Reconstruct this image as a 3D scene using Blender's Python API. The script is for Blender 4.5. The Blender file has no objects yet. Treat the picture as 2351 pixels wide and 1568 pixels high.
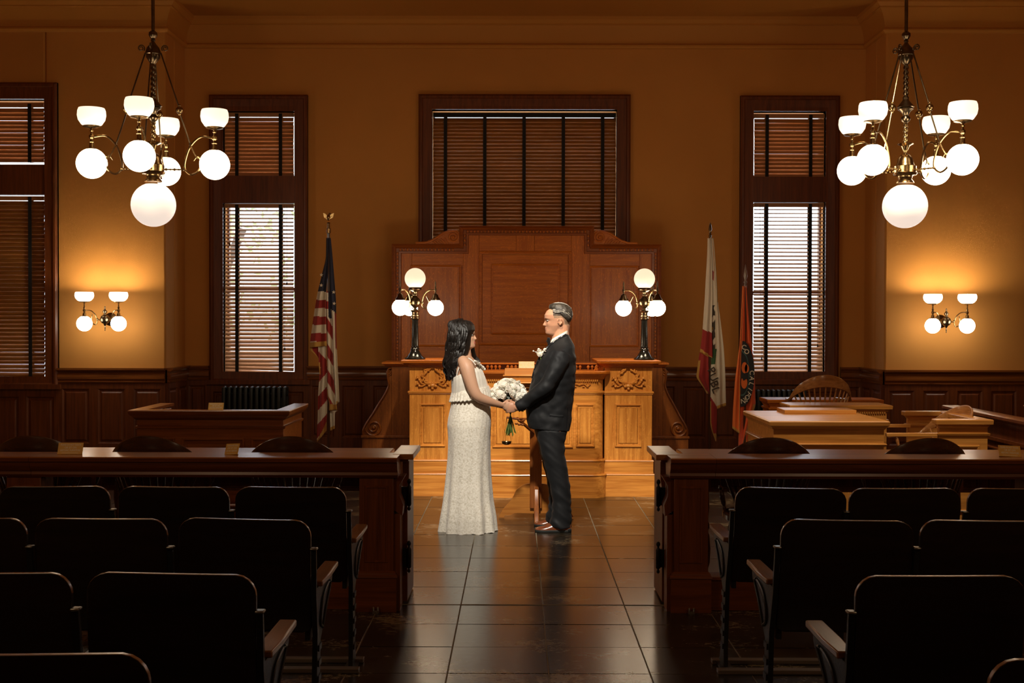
import bpy, bmesh, math, random
from mathutils import Vector, Matrix, Euler, noise
random.seed(7)
PI = math.pi
C = bpy.context.scene.collection
SC = bpy.context.scene
# ------------------------------------------------------------------ camera
F = 2856.0; CX = 1175.5; CY = 784.0; CAMZ = 1.6
yaw = math.atan(11.5/F); pitch = math.atan(44.0/F); roll = 0.0022
RM = Matrix.Rotation(yaw, 3, 'Z') @ Matrix.Rotation(PI/2-pitch, 3, 'X') @ Matrix.Rotation(roll, 3, 'Z')
cd = bpy.data.cameras.new('camera'); cam = bpy.data.objects.new('camera', cd); C.objects.link(cam)
cd.sensor_width = 36; cd.lens = 36*F/2351; cam.location = (0, 0, CAMZ); cam.rotation_euler = RM.to_euler()
cd.clip_end = 300
SC.camera = cam
SC.view_settings.view_transform = 'Standard'; SC.view_settings.look = 'None'
SC.view_settings.gamma = 1; SC.view_settings.exposure = 1.3; SC.view_settings.use_curve_mapping = False
try: SC.cycles.max_bounces = 7
except Exception: pass
# daylight sky
w = bpy.data.worlds.new('sky'); SC.world = w; w.use_nodes = True
w.node_tree.nodes['Background'].inputs[0].default_value = (0.80, 0.90, 1.0, 1)
w.node_tree.nodes['Background'].inputs[1].default_value = 1.5

def lamp(name, kind, loc, energy, color, size=0.1, target=None, spot=None, blend=0.6, size_y=None):
    l = bpy.data.lights.new(name, kind); l.energy = energy; l.color = color
    if kind == 'AREA':
        l.shape = 'RECTANGLE' if size_y else 'DISK'; l.size = size
        if size_y: l.size_y = size_y
    else: l.shadow_soft_size = size
    if spot: l.spot_size = math.radians(spot); l.spot_blend = blend
    o = bpy.data.objects.new(name, l); o.location = loc; C.objects.link(o)
    if target is not None:
        o.rotation_euler = (Vector(target)-Vector(loc)).to_track_quat('-Z', 'Y').to_euler()
    return o
LAMP_SPOT = lamp('ceiling_spotlight', 'SPOT', (0.13, 7.8, 4.85), 330, (1.0, 0.80, 0.56), 0.10, (0.13, 11.5, 0.50), 31, 0.25)
LAMP_SPOT2 = lamp('couple_fill_spot', 'SPOT', (-0.4, 5.6, 4.7), 560, (1.0, 0.92, 0.80), 0.12, (0.0, 9.75, 0.85), 25, 0.6)  # frontal fill added to brighten the couple, no fixture modelled
LAMP_SPOT3 = lamp('side_spotlight', 'SPOT', (2.2, 7.2, 4.85), 210, (1.0, 0.80, 0.56), 0.12, (2.6, 9.8, 0.8), 40, 0.7)
LAMP_REAR_FILL = lamp('rear_fill_light_left', 'POINT', (-2.6, 3.0, 3.0), 17, (1.0, 0.72, 0.42), 0.35)  # unseen rear fill pair, added to light the cards and rail front
LAMP_REAR_FILL2 = lamp('rear_fill_light_right', 'POINT', (2.8, 3.0, 3.0), 17, (1.0, 0.72, 0.42), 0.35)

def P(px, py, Y):
    d = RM @ Vector(((px-CX)/F, -(py-CY)/F, -1.0)); t = Y/d.y
    return Vector((d.x*t, Y, CAMZ+d.z*t))
def X(px, Y, py=784): return P(px, py, Y).x
def Z(py, Y, px=1187): return P(px, py, Y).z

# ------------------------------------------------------------------ mesh helpers
class MB:
    def __init__(s): s.v = []; s.f = []; s.m = []; s.T = None; s.mi = 0
    def add(s, vs, fs):
        b = len(s.v)
        for p in vs:
            p = Vector(p); s.v.append(s.T @ p if s.T is not None else p)
        for f in fs: s.f.append(tuple(b+i for i in f)); s.m.append(s.mi)
        return s
    def box(s, x0, x1, y0, y1, z0, z1):
        return s.add([(x0,y0,z0),(x1,y0,z0),(x1,y1,z0),(x0,y1,z0),(x0,y0,z1),(x1,y0,z1),(x1,y1,z1),(x0,y1,z1)],
                     [(0,3,2,1),(4,5,6,7),(0,1,5,4),(1,2,6,5),(2,3,7,6),(3,0,4,7)])
    def prism(s, poly, a, b, ax='y'):
        def q(p, h):
            return (p[0], h, p[1]) if ax == 'y' else ((p[0], p[1], h) if ax == 'z' else (h, p[0], p[1]))
        n = len(poly)
        return s.add([q(p, a) for p in poly]+[q(p, b) for p in poly],
                     [tuple(range(n)), tuple(range(2*n-1, n-1, -1))]+[(i, (i+1) % n, n+(i+1) % n, n+i) for i in range(n)])
    def rings(s, rings, cap=True, closed=True):
        n = len(rings[0]); vs = [p for r in rings for p in r]; fs = []
        for k in range(len(rings)-1):
            for i in range(n if closed else n-1):
                j = (i+1) % n; fs.append((k*n+i, k*n+j, (k+1)*n+j, (k+1)*n+i))
        if cap: fs.append(tuple(range(n))); fs.append(tuple((len(rings)-1)*n+i for i in range(n-1, -1, -1)))
        return s.add(vs, fs)
    def lathe(s, prof, c=(0, 0, 0), n=20, sq=None):
        rs = []
        for r, z in prof:
            r = max(r, 1e-4)
            rs.append([(c[0]+r*math.cos(2*PI*i/n), c[1]+r*math.sin(2*PI*i/n), c[2]+z) for i in range(n)])
        return s.rings(rs)
    def ball(s, c, r, n=20, m=12, cut=1.0, lo=1.0):
        if not hasattr(r, '__len__'): r = (r, r, r)
        a1 = math.acos(cut) if cut < 1 else 0; a0 = math.acos(lo) if lo < 1 else 0
        rs = []
        for k in range(m+1):
            a = PI-a0-(PI-a0-a1)*k/m; q = max(math.sin(a), 1e-3)
            rs.append([(c[0]+r[0]*q*math.cos(2*PI*i/n), c[1]+r[1]*q*math.sin(2*PI*i/n), c[2]+r[2]*math.cos(a)) for i in range(n)])
        return s.rings(rs)
    def tube(s, pts, rad, n=8, ref=(0, 1, 0), cap=True, round_=False):
        pts = [Vector(p) for p in pts]; N = len(pts)
        if not hasattr(rad, '__len__') or (isinstance(rad, tuple) and len(rad) == 2 and N != 2): rad = [rad]*N
        rad = [(r, r) if not hasattr(r, '__len__') else r for r in rad]
        ref = Vector(ref); rs = []
        def fr(t):
            a = ref.cross(t)
            if a.length < 1e-3: a = Vector((1, 0, 0)).cross(t)
            a.normalize(); b = t.cross(a).normalized(); return a, b
        def ring(p, a, b, ra, rb): return [p+a*ra*math.cos(2*PI*i/n)+b*rb*math.sin(2*PI*i/n) for i in range(n)]
        for k, p in enumerate(pts):
            t = (pts[min(k+1, N-1)]-pts[max(k-1, 0)]).normalized(); a, b = fr(t); ra, rb = rad[k]
            if round_ and k == 0:
                for g in (80, 50, 25): g = math.radians(g); rs.append(ring(p-t*min(ra, rb)*math.sin(g), a, b, ra*math.cos(g), rb*math.cos(g)))
            rs.append(ring(p, a, b, ra, rb))
            if round_ and k == N-1:
                for g in (25, 50, 80): g = math.radians(g); rs.append(ring(p+t*min(ra, rb)*math.sin(g), a, b, ra*math.cos(g), rb*math.cos(g)))
        return s.rings(rs, cap)
    def mould(s, x0, x1, z0, z1, y, prof):
        rs = [[(x0+o, y-d, z0+o), (x1-o, y-d, z0+o), (x1-o, y-d, z1-o), (x0+o, y-d, z1-o)] for o, d in prof]
        return s.rings(rs, False)

def crom(pts, k=6):
    pts = [Vector(p) for p in pts]; out = []
    Q = [2*pts[0]-pts[1]]+pts+[2*pts[-1]-pts[-2]]
    for i in range(1, len(Q)-2):
        a, b, c, d = Q[i-1:i+3]
        for j in range(k):
            t = j/k
            out.append(0.5*((2*b)+(c-a)*t+(2*a-5*b+4*c-d)*t*t+(3*b-a-3*c+d)*t**3))
    return out+[pts[-1]]
def crad(vals, k=6):
    out = []
    for a, b in zip(vals[:-1], vals[1:]):
        for j in range(k):
            t = j/k
            out.append(tuple(x+(y-x)*t for x, y in zip(a, b)) if hasattr(a, '__len__') else a+(b-a)*t)
    return out+[vals[-1]]
ORI = {}
def finish(me, smooth=35):
    if smooth:
        me.shade_smooth(); me.set_sharp_from_angle(angle=math.radians(smooth))
def obj(name, mb, mat, parent=None, smooth=35, bevel=0, recalc=True, label=None, kind=None):
    off = ORI.get(parent, Vector((0, 0, 0))) if parent else Vector((0, 0, 0))
    me = bpy.data.meshes.new(name)
    me.from_pydata([v-off for v in mb.v], [], mb.f)
    mats = mat if isinstance(mat, (list, tuple)) else [mat]
    for m in mats: me.materials.append(m)
    if any(mb.m):
        me.polygons.foreach_set('material_index', mb.m)
    if recalc:
        bm = bmesh.new(); bm.from_mesh(me); bmesh.ops.recalc_face_normals(bm, faces=bm.faces[:]); bm.to_mesh(me); bm.free()
    finish(me, smooth)
    o = bpy.data.objects.new(name, me); C.objects.link(o)
    if parent: o.parent = parent; ORI[o] = off
    if bevel:
        b = o.modifiers.new('edge', 'BEVEL'); b.width = bevel; b.segments = 2; b.limit_method = 'ANGLE'; b.angle_limit = math.radians(50)
    if label: o['label'] = label
    if kind: o['kind'] = kind
    return o
def thing(name, label, cat, loc=(0, 0, 0), group=None):
    o = bpy.data.objects.new(name, None); C.objects.link(o); o.location = loc; o.empty_display_size = 0.1
    o['label'] = label; o['category'] = cat
    if group: o['group'] = group
    ORI[o] = Vector(loc); return o
def tag(o, label, cat, group=None):
    o['label'] = label; o['category'] = cat
    if group: o['group'] = group
    return o
def struct(name, mb, mat, **k): return obj(name, mb, mat, kind='structure', **k)
def sempty(name, loc=(0, 0, 0)):
    o = bpy.data.objects.new(name, None); C.objects.link(o); o.location = loc; o['kind'] = 'structure'; ORI[o] = Vector(loc); return o
def inst(me, name, parent, loc, rot=(0, 0, 0), scale=(1, 1, 1)):
    o = bpy.data.objects.new(name, me); C.objects.link(o); o.parent = parent
    o.location = Vector(loc)-ORI.get(parent, Vector((0, 0, 0))); o.rotation_euler = rot; o.scale = scale; return o
def dup(root, loc=None, rotz=None, label=None, group=None):
    def rec(o, par):
        c = o.copy(); C.objects.link(c); c.parent = par
        for ch in list(o.children): rec(ch, c)
        return c
    r = rec(root, None)
    if loc is not None: r.location = loc
    if rotz is not None: r.rotation_euler = (0, 0, rotz)
    if label: r['label'] = label
    if group: r['group'] = group
    return r
def mesh_of(mb, mat, smooth=35):
    o = obj('tmp', mb, mat, smooth=smooth); me = o.data; bpy.data.objects.remove(o); return me
def sculpt(name, mb, mat, parent, voxel=0.004, it=6, fac=0.5, matfn=None, disp=None, label=None):
    """one continuous skin grown over the overlapping shapes in mb"""
    o = obj('tmp', mb, mat if not isinstance(mat, (list, tuple)) else mat[0], smooth=0)
    r = o.modifiers.new('r', 'REMESH'); r.mode = 'VOXEL'; r.voxel_size = voxel; r.use_smooth_shade = True
    s = o.modifiers.new('s', 'SMOOTH'); s.factor = fac; s.iterations = it
    dg = bpy.context.evaluated_depsgraph_get(); me = bpy.data.meshes.new_from_object(o.evaluated_get(dg))
    bpy.data.objects.remove(o)
    me.name = name; me.materials.clear()
    for m in (mat if isinstance(mat, (list, tuple)) else [mat]): me.materials.append(m)
    if disp:
        nn = [v.normal.copy() for v in me.vertices]
        for v, n_ in zip(me.vertices, nn): v.co += n_*disp(v.co)
    if matfn:
        for p in me.polygons: p.material_index = matfn(p.center)
    off = ORI.get(parent, Vector((0, 0, 0)))
    me.transform(Matrix.Translation(-off))
    me.shade_smooth()
    q = bpy.data.objects.new(name, me); C.objects.link(q); q.parent = parent; ORI[q] = off
    if label: q['label'] = label
    return q
def text_mb(s, size, font_extrude=0.0005, align='CENTER', space=1.0):
    cu = bpy.data.curves.new('t', 'FONT'); cu.body = s; cu.size = size; cu.extrude = font_extrude; cu.align_x = align
    cu.space_line = 0.95; cu.offset = size*0.012; cu.resolution_u = 3; cu.space_character = space
    o = bpy.data.objects.new('t', cu); C.objects.link(o)
    dg = bpy.context.evaluated_depsgraph_get(); me = bpy.data.meshes.new_from_object(o.evaluated_get(dg))
    vs = [v.co.copy() for v in me.vertices]; fs = [tuple(p.vertices) for p in me.polygons]
    bpy.data.objects.remove(o); bpy.data.meshes.remove(me)
    return vs, fs

# ------------------------------------------------------------------ materials
def nmat(name):
    m = bpy.data.materials.new(name); m.use_nodes = True
    return m, m.node_tree.nodes, m.node_tree.links, m.node_tree.nodes['Principled BSDF']
def plain(name, col, rough=0.5, metal=0.0, spec=0.5, bump=0, bscale=40, coat=0, sheen=0, sss=0, vary=0.0, vscale=6):
    m, n, l, b = nmat(name)
    b.inputs['Base Color'].default_value = (*col, 1); b.inputs['Roughness'].default_value = rough
    b.inputs['Metallic'].default_value = metal; b.inputs['Specular IOR Level'].default_value = spec
    if coat: b.inputs['Coat Weight'].default_value = coat; b.inputs['Coat Roughness'].default_value = 0.15
    if sheen: b.inputs['Sheen Weight'].default_value = sheen
    if sss: b.inputs['Subsurface Weight'].default_value = sss; b.inputs['Subsurface Radius'].default_value = (0.02, 0.008, 0.004)
    tc = n.new('ShaderNodeTexCoord')
    if bump:
        t = n.new('ShaderNodeTexNoise'); t.inputs['Scale'].default_value = bscale; t.inputs['Detail'].default_value = 5
        l.new(tc.outputs['Object'], t.inputs['Vector'])
        k = n.new('ShaderNodeBump'); k.inputs['Strength'].default_value = bump; k.inputs['Distance'].default_value = 0.01
        l.new(t.outputs['Fac'], k.inputs['Height']); l.new(k.outputs['Normal'], b.inputs['Normal'])
    if vary:
        t = n.new('ShaderNodeTexNoise'); t.inputs['Scale'].default_value = vscale; t.inputs['Detail'].default_value = 4
        l.new(tc.outputs['Object'], t.inputs['Vector'])
        r = n.new('ShaderNodeValToRGB'); r.color_ramp.elements[0].position = 0.3; r.color_ramp.elements[1].position = 0.7
        r.color_ramp.elements[0].color = (*[c*(1-vary) for c in col], 1); r.color_ramp.elements[1].color = (*[min(1, c*(1+vary)) for c in col], 1)
        l.new(t.outputs['Fac'], r.inputs['Fac']); l.new(r.outputs['Color'], b.inputs['Base Color'])
    return m
def wood(name, dark, light, rough=0.32, grain='z', scale=1.0, fleck=0.0, coat=0.25):
    m, n, l, b = nmat(name)
    tc = n.new('ShaderNodeTexCoord'); oi = n.new('ShaderNodeObjectInfo')
    ad = n.new('ShaderNodeVectorMath'); ad.operation = 'ADD'
    ml = n.new('ShaderNodeVectorMath'); ml.operation = 'SCALE'; ml.inputs['Scale'].default_value = 7.0
    cmb = n.new('ShaderNodeCombineXYZ')
    for k in 'XYZ': l.new(oi.outputs['Random'], cmb.inputs[k])
    l.new(cmb.outputs[0], ml.inputs[0]); l.new(tc.outputs['Object'], ad.inputs[0]); l.new(ml.outputs[0], ad.inputs[1])
    mp = n.new('ShaderNodeMapping'); s = {'x': (0.7, 14, 14), 'y': (14, 0.7, 14), 'z': (14, 14, 0.7)}[grain]
    mp.inputs['Scale'].default_value = tuple(scale*q for q in s)
    l.new(ad.outputs[0], mp.inputs['Vector'])
    t = n.new('ShaderNodeTexNoise'); t.inputs['Scale'].default_value = 2.2; t.inputs['Detail'].default_value = 7; t.inputs['Distortion'].default_value = 0.8
    l.new(mp.outputs[0], t.inputs['Vector'])
    t2 = n.new('ShaderNodeTexNoise'); t2.inputs['Scale'].default_value = 9; t2.inputs['Detail'].default_value = 3
    l.new(mp.outputs[0], t2.inputs['Vector'])
    mx = n.new('ShaderNodeMath'); mx.operation = 'MULTIPLY_ADD'; mx.inputs[1].default_value = 0.35; l.new(t2.outputs['Fac'], mx.inputs[0]); l.new(t.outputs['Fac'], mx.inputs[2])
    r = n.new('ShaderNodeValToRGB'); r.color_ramp.elements[0].position = 0.45; r.color_ramp.elements[1].position = 0.88
    r.color_ramp.elements[0].color = (*dark, 1); r.color_ramp.elements[1].color = (*light, 1)
    l.new(mx.outputs[0], r.inputs['Fac'])
    out = r.outputs['Color']
    if fleck:
        mp2 = n.new('ShaderNodeMapping'); mp2.inputs['Scale'].default_value = (9, 9, 26) if grain != 'z' else (30, 30, 9)
        mp2.inputs['Rotation'].default_value = (0, 0.5, 0); l.new(ad.outputs[0], mp2.inputs['Vector'])
        t3 = n.new('ShaderNodeTexNoise'); t3.inputs['Scale'].default_value = 1.6; t3.inputs['Detail'].default_value = 3; t3.inputs['Distortion'].default_value = 2.2
        l.new(mp2.outputs[0], t3.inputs['Vector'])
        r3 = n.new('ShaderNodeValToRGB'); r3.color_ramp.elements[0].position = 0.56; r3.color_ramp.elements[1].position = 0.66
        r3.color_ramp.elements[0].color = (0, 0, 0, 1); r3.color_ramp.elements[1].color = (fleck, fleck, fleck, 1)
        l.new(t3.outputs['Fac'], r3.inputs['Fac'])
        mix = n.new('ShaderNodeMixRGB'); mix.inputs['Color2'].default_value = (*[min(1, c*1.5) for c in light], 1)
        l.new(r3.outputs['Color'], mix.inputs['Fac']); l.new(out, mix.inputs['Color1']); out = mix.outputs['Color']
    l.new(out, b.inputs['Base Color'])
    b.inputs['Roughness'].default_value = rough; b.inputs['Coat Weight'].default_value = coat; b.inputs['Coat Roughness'].default_value = 0.18
    bp = n.new('ShaderNodeBump'); bp.inputs['Strength'].default_value = 0.12; bp.inputs['Distance'].default_value = 0.004
    l.new(t.outputs['Fac'], bp.inputs['Height']); l.new(bp.outputs['Normal'], b.inputs['Normal'])
    return m
def glow(name, col, strength, body=(0.9, 0.86, 0.78)):
    m, n, l, b = nmat(name)
    b.inputs['Base Color'].default_value = (*body, 1); b.inputs['Roughness'].default_value = 0.25
    b.inputs['Emission Color'].default_value = (*col, 1); b.inputs['Emission Strength'].default_value = strength
    return m
M = {}
M['wall'] = plain('mustard_plaster', (0.64, 0.29, 0.064), 0.75, spec=0.25, bump=0.15, bscale=160, vary=0.05, vscale=1.2)
M['ceil'] = plain('ceiling_plaster', (0.50, 0.215, 0.035), 0.8, spec=0.2, bump=0.2, bscale=60)
M['crown'] = plain('cornice_paint', (0.58, 0.25, 0.042), 0.6, spec=0.3)
OD, OL = (0.44, 0.145, 0.020), (0.76, 0.325, 0.062)
M['oak'] = wood('oak', OD, OL, 0.3, 'x', 1.0)
M['oakz'] = wood('oak_upright', OD, OL, 0.3, 'z', 1.0, 0.3)
M['oakf'] = wood('quartered_oak', (0.38, 0.092, 0.007), (0.60, 0.178, 0.015), 0.42, 'x', 0.9, 0.35, 0.08)
M['oakfz'] = wood('quartered_oak_upright', (0.38, 0.092, 0.007), (0.60, 0.178, 0.015), 0.42, 'z', 0.9, 0.5, 0.08)
RD, RL = (0.095, 0.022, 0.004), (0.20, 0.052, 0.009)
M['red'] = wood('red_stained_wood', RD, RL, 0.4, 'x', 1.0, 0, 0.08)
M['dado'] = wood('varnished_dado_wood', (0.13, 0.036, 0.006), (0.26, 0.08, 0.014), 0.25, 'x', 1.0, 0, 0.5)
M['redz'] = wood('red_stained_wood_upright', RD, RL, 0.42, 'z', 1.0, 0, 0.06)
M['slat'] = wood('slat_wood', (0.42, 0.17, 0.055), (0.62, 0.29, 0.11), 0.42, 'x', 1.0, 0, 0.1)
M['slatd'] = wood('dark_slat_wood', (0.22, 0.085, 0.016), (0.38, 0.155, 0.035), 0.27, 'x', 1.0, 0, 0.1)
M['slatl'] = wood('daylight_tinted_slat_wood', (0.62, 0.36, 0.20), (0.80, 0.52, 0.32), 0.45, 'x', 1.0, 0, 0.05)  # same slat wood, daylight spilling between the slats put into a lighter colour
M['tape'] = plain('black_tape', (0.012, 0.012, 0.012), 0.8, bump=0.1)
M['cord'] = plain('dark_cord', (0.03, 0.025, 0.02), 0.7, vary=0.1)
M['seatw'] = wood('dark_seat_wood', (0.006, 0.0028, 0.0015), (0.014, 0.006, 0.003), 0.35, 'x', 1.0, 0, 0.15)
M['armw'] = wood('worn_arm_wood', (0.13, 0.05, 0.014), (0.26, 0.115, 0.033), 0.3, 'y', 1.0, 0, 0.4)
M['iron'] = plain('black_cast_iron', (0.012, 0.012, 0.013), 0.4, 0.3, bump=0.2, bscale=90)
M['radiator'] = plain('green_grey_radiator_paint', (0.030, 0.036, 0.034), 0.35, 0.3, bump=0.1)
M['steel'] = plain('worn_steel', (0.45, 0.43, 0.40), 0.3, 0.9, bump=0.1)
M['brass'] = plain('aged_brass', (0.34, 0.225, 0.10), 0.24, 1.0, bump=0.08, bscale=50, vary=0.25, vscale=20)
M['brass_dark'] = plain('dark_bronze', (0.17, 0.125, 0.075), 0.28, 1.0, bump=0.08, vary=0.3, vscale=16)
M['black_gloss'] = plain('black_enamel', (0.010, 0.011, 0.010), 0.14, 0.2, coat=0.6, bump=0.02)
M['chair'] = wood('dark_chair_wood', (0.030, 0.010, 0.006), (0.070, 0.026, 0.012), 0.25, 'x', 1.0, 0, 0.5)
M['chair_oak'] = wood('golden_chair_oak', (0.24, 0.10, 0.028), (0.46, 0.205, 0.065), 0.25, 'x', 1.0, 0, 0.5)
M['card'] = plain('gold_card', (0.85, 0.55, 0.15), 0.4, bump=0.02, vary=0.05)
M['ink'] = plain('white_ink', (1.0, 0.95, 0.80), 0.5, vary=0.01)
WARM = (1.0, 0.70, 0.40)
M['globe'] = glow('lit_opal_globe', (1.0, 0.80, 0.56), 5.5)
M['bigglobe'] = glow('lit_large_opal_globe', (1.0, 0.84, 0.72), 0.34)
M['cup'] = glow('lit_opal_cup', (1.0, 0.80, 0.56), 0.55)
M['sglobe'] = glow('lit_sconce_globe', (1.0, 0.88, 0.72), 5.5)
M['scup'] = glow('lit_sconce_cup', (1.0, 0.84, 0.64), 0.9)
M['dglobe'] = glow('lit_desk_lamp_globe', (1.0, 0.80, 0.55), 8.0)
M['dtop'] = glow('lit_desk_lamp_top_globe', (1.0, 0.80, 0.54), 0.40)
def glassmat():
    m, n, l, b = nmat('window_glass')
    b.inputs['Base Color'].default_value = (1, 1, 1, 1); b.inputs['Roughness'].default_value = 0.0
    b.inputs['Transmission Weight'].default_value = 1.0; b.inputs['IOR'].default_value = 1.05
    return m
M['glass'] = glassmat()
def slate():
    m, n, l, b = nmat('worn_slate')
    tc = n.new('ShaderNodeTexCoord'); g = n.new('ShaderNodeNewGeometry'); oi = n.new('ShaderNodeObjectInfo')
    mp = n.new('ShaderNodeMapping'); mp.inputs['Scale'].default_value = (1, 1.4, 1); l.new(g.outputs['Position'], mp.inputs['Vector'])
    t = n.new('ShaderNodeTexNoise'); t.inputs['Scale'].default_value = 2.0; t.inputs['Detail'].default_value = 6; l.new(mp.outputs[0], t.inputs['Vector'])
    t2 = n.new('ShaderNodeTexNoise'); t2.inputs['Scale'].default_value = 22; t2.inputs['Detail'].default_value = 9; t2.inputs['Roughness'].default_value = 0.8; l.new(mp.outputs[0], t2.inputs['Vector'])
    mul = n.new('ShaderNodeMath'); mul.operation = 'MULTIPLY'; l.new(t.outputs['Fac'], mul.inputs[0]); l.new(t2.outputs['Fac'], mul.inputs[1])
    r = n.new('ShaderNodeValToRGB'); e = r.color_ramp.elements; e[0].position = 0.24; e[0].color = (0.017, 0.0125, 0.0075, 1); e[1].position = 0.302; e[1].color = (0.034, 0.024, 0.013, 1)
    e2 = r.color_ramp.elements.new(0.320); e2.color = (0.20, 0.16, 0.095, 1)
    l.new(mul.outputs[0], r.inputs['Fac'])
    hs = n.new('ShaderNodeHueSaturation'); k = n.new('ShaderNodeMath'); k.operation = 'MULTIPLY_ADD'; k.inputs[1].default_value = 0.5; k.inputs[2].default_value = 0.75
    l.new(oi.outputs['Random'], k.inputs[0]); l.new(k.outputs[0], hs.inputs['Value']); l.new(r.outputs['Color'], hs.inputs['Color'])
    l.new(hs.outputs['Color'], b.inputs['Base Color'])
    rr = n.new('ShaderNodeMapRange'); rr.inputs['From Min'].default_value = 0.3; rr.inputs['From Max'].default_value = 0.7; rr.inputs['To Min'].default_value = 0.22; rr.inputs['To Max'].default_value = 0.27
    l.new(t2.outputs['Fac'], rr.inputs['Value']); l.new(rr.outputs[0], b.inputs['Roughness'])
    b.inputs['Specular IOR Level'].default_value = 0.75
    bp = n.new('ShaderNodeBump'); bp.inputs['Strength'].default_value = 0.02; bp.inputs['Distance'].default_value = 0.003; l.new(t2.outputs['Fac'], bp.inputs['Height']); l.new(bp.outputs['Normal'], b.inputs['Normal'])
    return m
M['slate'] = slate()
M['grout'] = plain('grey_grout', (0.26, 0.225, 0.15), 0.7, vary=0.2)

# ------------------------------------------------------------------ room shell
YB, YF = 14.0, 13.22
XL, XR = X(425, YB, 500), X(1985, YB, 500)
XW = 7.5; ZC = 5.0; YR = -3.0
def holes_wall(mb, x0, x1, z0, z1, y0, y1, holes):
    hs = sorted(holes); x = x0
    for a, b, c, d in hs:
        mb.box(x, a, y0, y1, z0, z1); mb.box(a, b, y0, y1, z0, c); mb.box(a, b, y0, y1, d, z1); x = b
    mb.box(x, x1, y0, y1, z0, z1)
def zwin(py, Y, px): return P(px, py, Y).z
W2 = (X(513, YB, 550), X(677, YB, 550), zwin(872, YB, 595), zwin(256, YB, 595))
W3 = (X(992, YB, 400), X(1416, YB, 400), zwin(640, YB, 1200), zwin(252, YB, 1200))
W4 = (X(1728, YB, 550), X(1894, YB, 550), zwin(872, YB, 1810), zwin(256, YB, 1810))
W1 = (X(-69, YF, 550), X(105, YF, 550), zwin(882, YF, 60), zwin(228, YF, 60))
mb = MB(); holes_wall(mb, XL-0.1, XR+0.1, 0, ZC, YB, YB+0.35, [W2, W3, W4]); struct('wall_back', mb, M['wall'])
mb = MB(); holes_wall(mb, -XW, XL, 0, ZC, YF, YF+0.35, [W1]); mb.box(XL-0.25, XL, YF+0.35, YB, 0, ZC); struct('wall_back_left_flank', mb, M['wall'], bevel=0.02)
mb = MB(); mb.box(XR, XW, YF, YF+0.35, 0, ZC); mb.box(XR, XR+0.25, YF+0.35, YB, 0, ZC); struct('wall_back_right_flank', mb, M['wall'], bevel=0.02)
mb = MB(); mb.box(-XW-0.3, -XW, YR, YF+0.35, 0, ZC); struct('wall_left', mb, M['wall'])
mb = MB(); mb.box(XW, XW+0.3, YR, YF+0.35, 0, ZC); struct('wall_right', mb, M['wall'])
mb = MB(); mb.box(-XW-0.3, XW+0.3, YR-0.3, YR, 0, ZC); struct('wall_rear', mb, M['wall'])
mb = MB(); mb.box(-XW-0.3, XW+0.3, YR-0.3, YB+0.35, ZC, ZC+0.2); struct('ceiling', mb, M['ceil'])
# floor: grout bed with slate tiles laid on it
mb = MB(); mb.box(-XW, XW, YR, YB, -0.12, -0.004); floor = struct('floor', mb, M['grout'])
TP = 0.462; TX0 = 0.148; TY0 = 7.03
tm = MB(); g = 0.0032; h = TP/2
tm.mould(-h+g, h-g, -h+g, h-g, 0, [(0, 0), (0.0015, 0.0)])
tm = MB(); a = h-g
tm.rings([[(-a, -a, -0.004), (a, -a, -0.004), (a, a, -0.004), (-a, a, -0.004)], [(-a, -a, -0.001), (a, -a, -0.001), (a, a, -0.001), (-a, a, -0.001)],
          [(-a+.001, -a+.001, 0), (a-.001, -a+.001, 0), (a-.001, a-.001, 0), (-a+.001, a-.001, 0)]])
tile_me = mesh_of(tm, M['slate'], 0)
rest = MB()
for i in range(-16, 17):
    for j in range(-22, 16):
        cx = TX0+(i+.5)*TP; cy = TY0+(j+.5)*TP
        if abs(cx) > XW-0.2 or cy > 13.9: continue
        if -5 <= i <= 4 and -4 <= j <= 9:
            inst(tile_me, 'tile', floor, (cx, cy, random.uniform(-.0006, .0006)), (random.uniform(-.0008, .0008), random.uniform(-.0008, .0008), 0))
        else:
            rest.T = Matrix.Translation((cx, cy, random.uniform(-.0008, .0008)))
            for f_ in [0]:
                rest.add([(-a, -a, -0.004), (a, -a, -0.004), (a, a, -0.004), (-a, a, -0.004), (-a+.001, -a+.001, 0), (a-.001, -a+.001, 0), (a-.001, a-.001, 0), (-a+.001, a-.001, 0)],
                         [(4, 5, 6, 7), (0, 1, 5, 4), (1, 2, 6, 5), (2, 3, 7, 6), (3, 0, 4, 7)])
obj('outer_tiles', rest, M['slate'], floor, smooth=0, kind='stuff', recalc=False)
# threshold strip across the aisle
mb = MB(); mb.box(-0.86, 1.06, 7.014, 7.024, -0.003, 0.0022); struct('trim_1', mb, M['grout'])
# cornice
mb = MB(); prof = [(0, 4.665), (.025, 4.67), (.04, 4.69), (.04, 4.705), (.022, 4.72), (.022, 4.74), (.03, 4.78), (.05, 4.85), (.085, 4.91), (.10, 4.915), (.10, 4.93), (.135, 4.965), (.14, 5.0)]
rs = [[(-XW, YF-o, z), (XL+o, YF-o, z), (XL+o, YB-o, z), (XR-o, YB-o, z), (XR-o, YF-o, z), (XW, YF-o, z)] for o, z in prof]
mb.rings(rs, False, False); struct('trim_2', mb, M['crown'], recalc=False)

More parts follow.
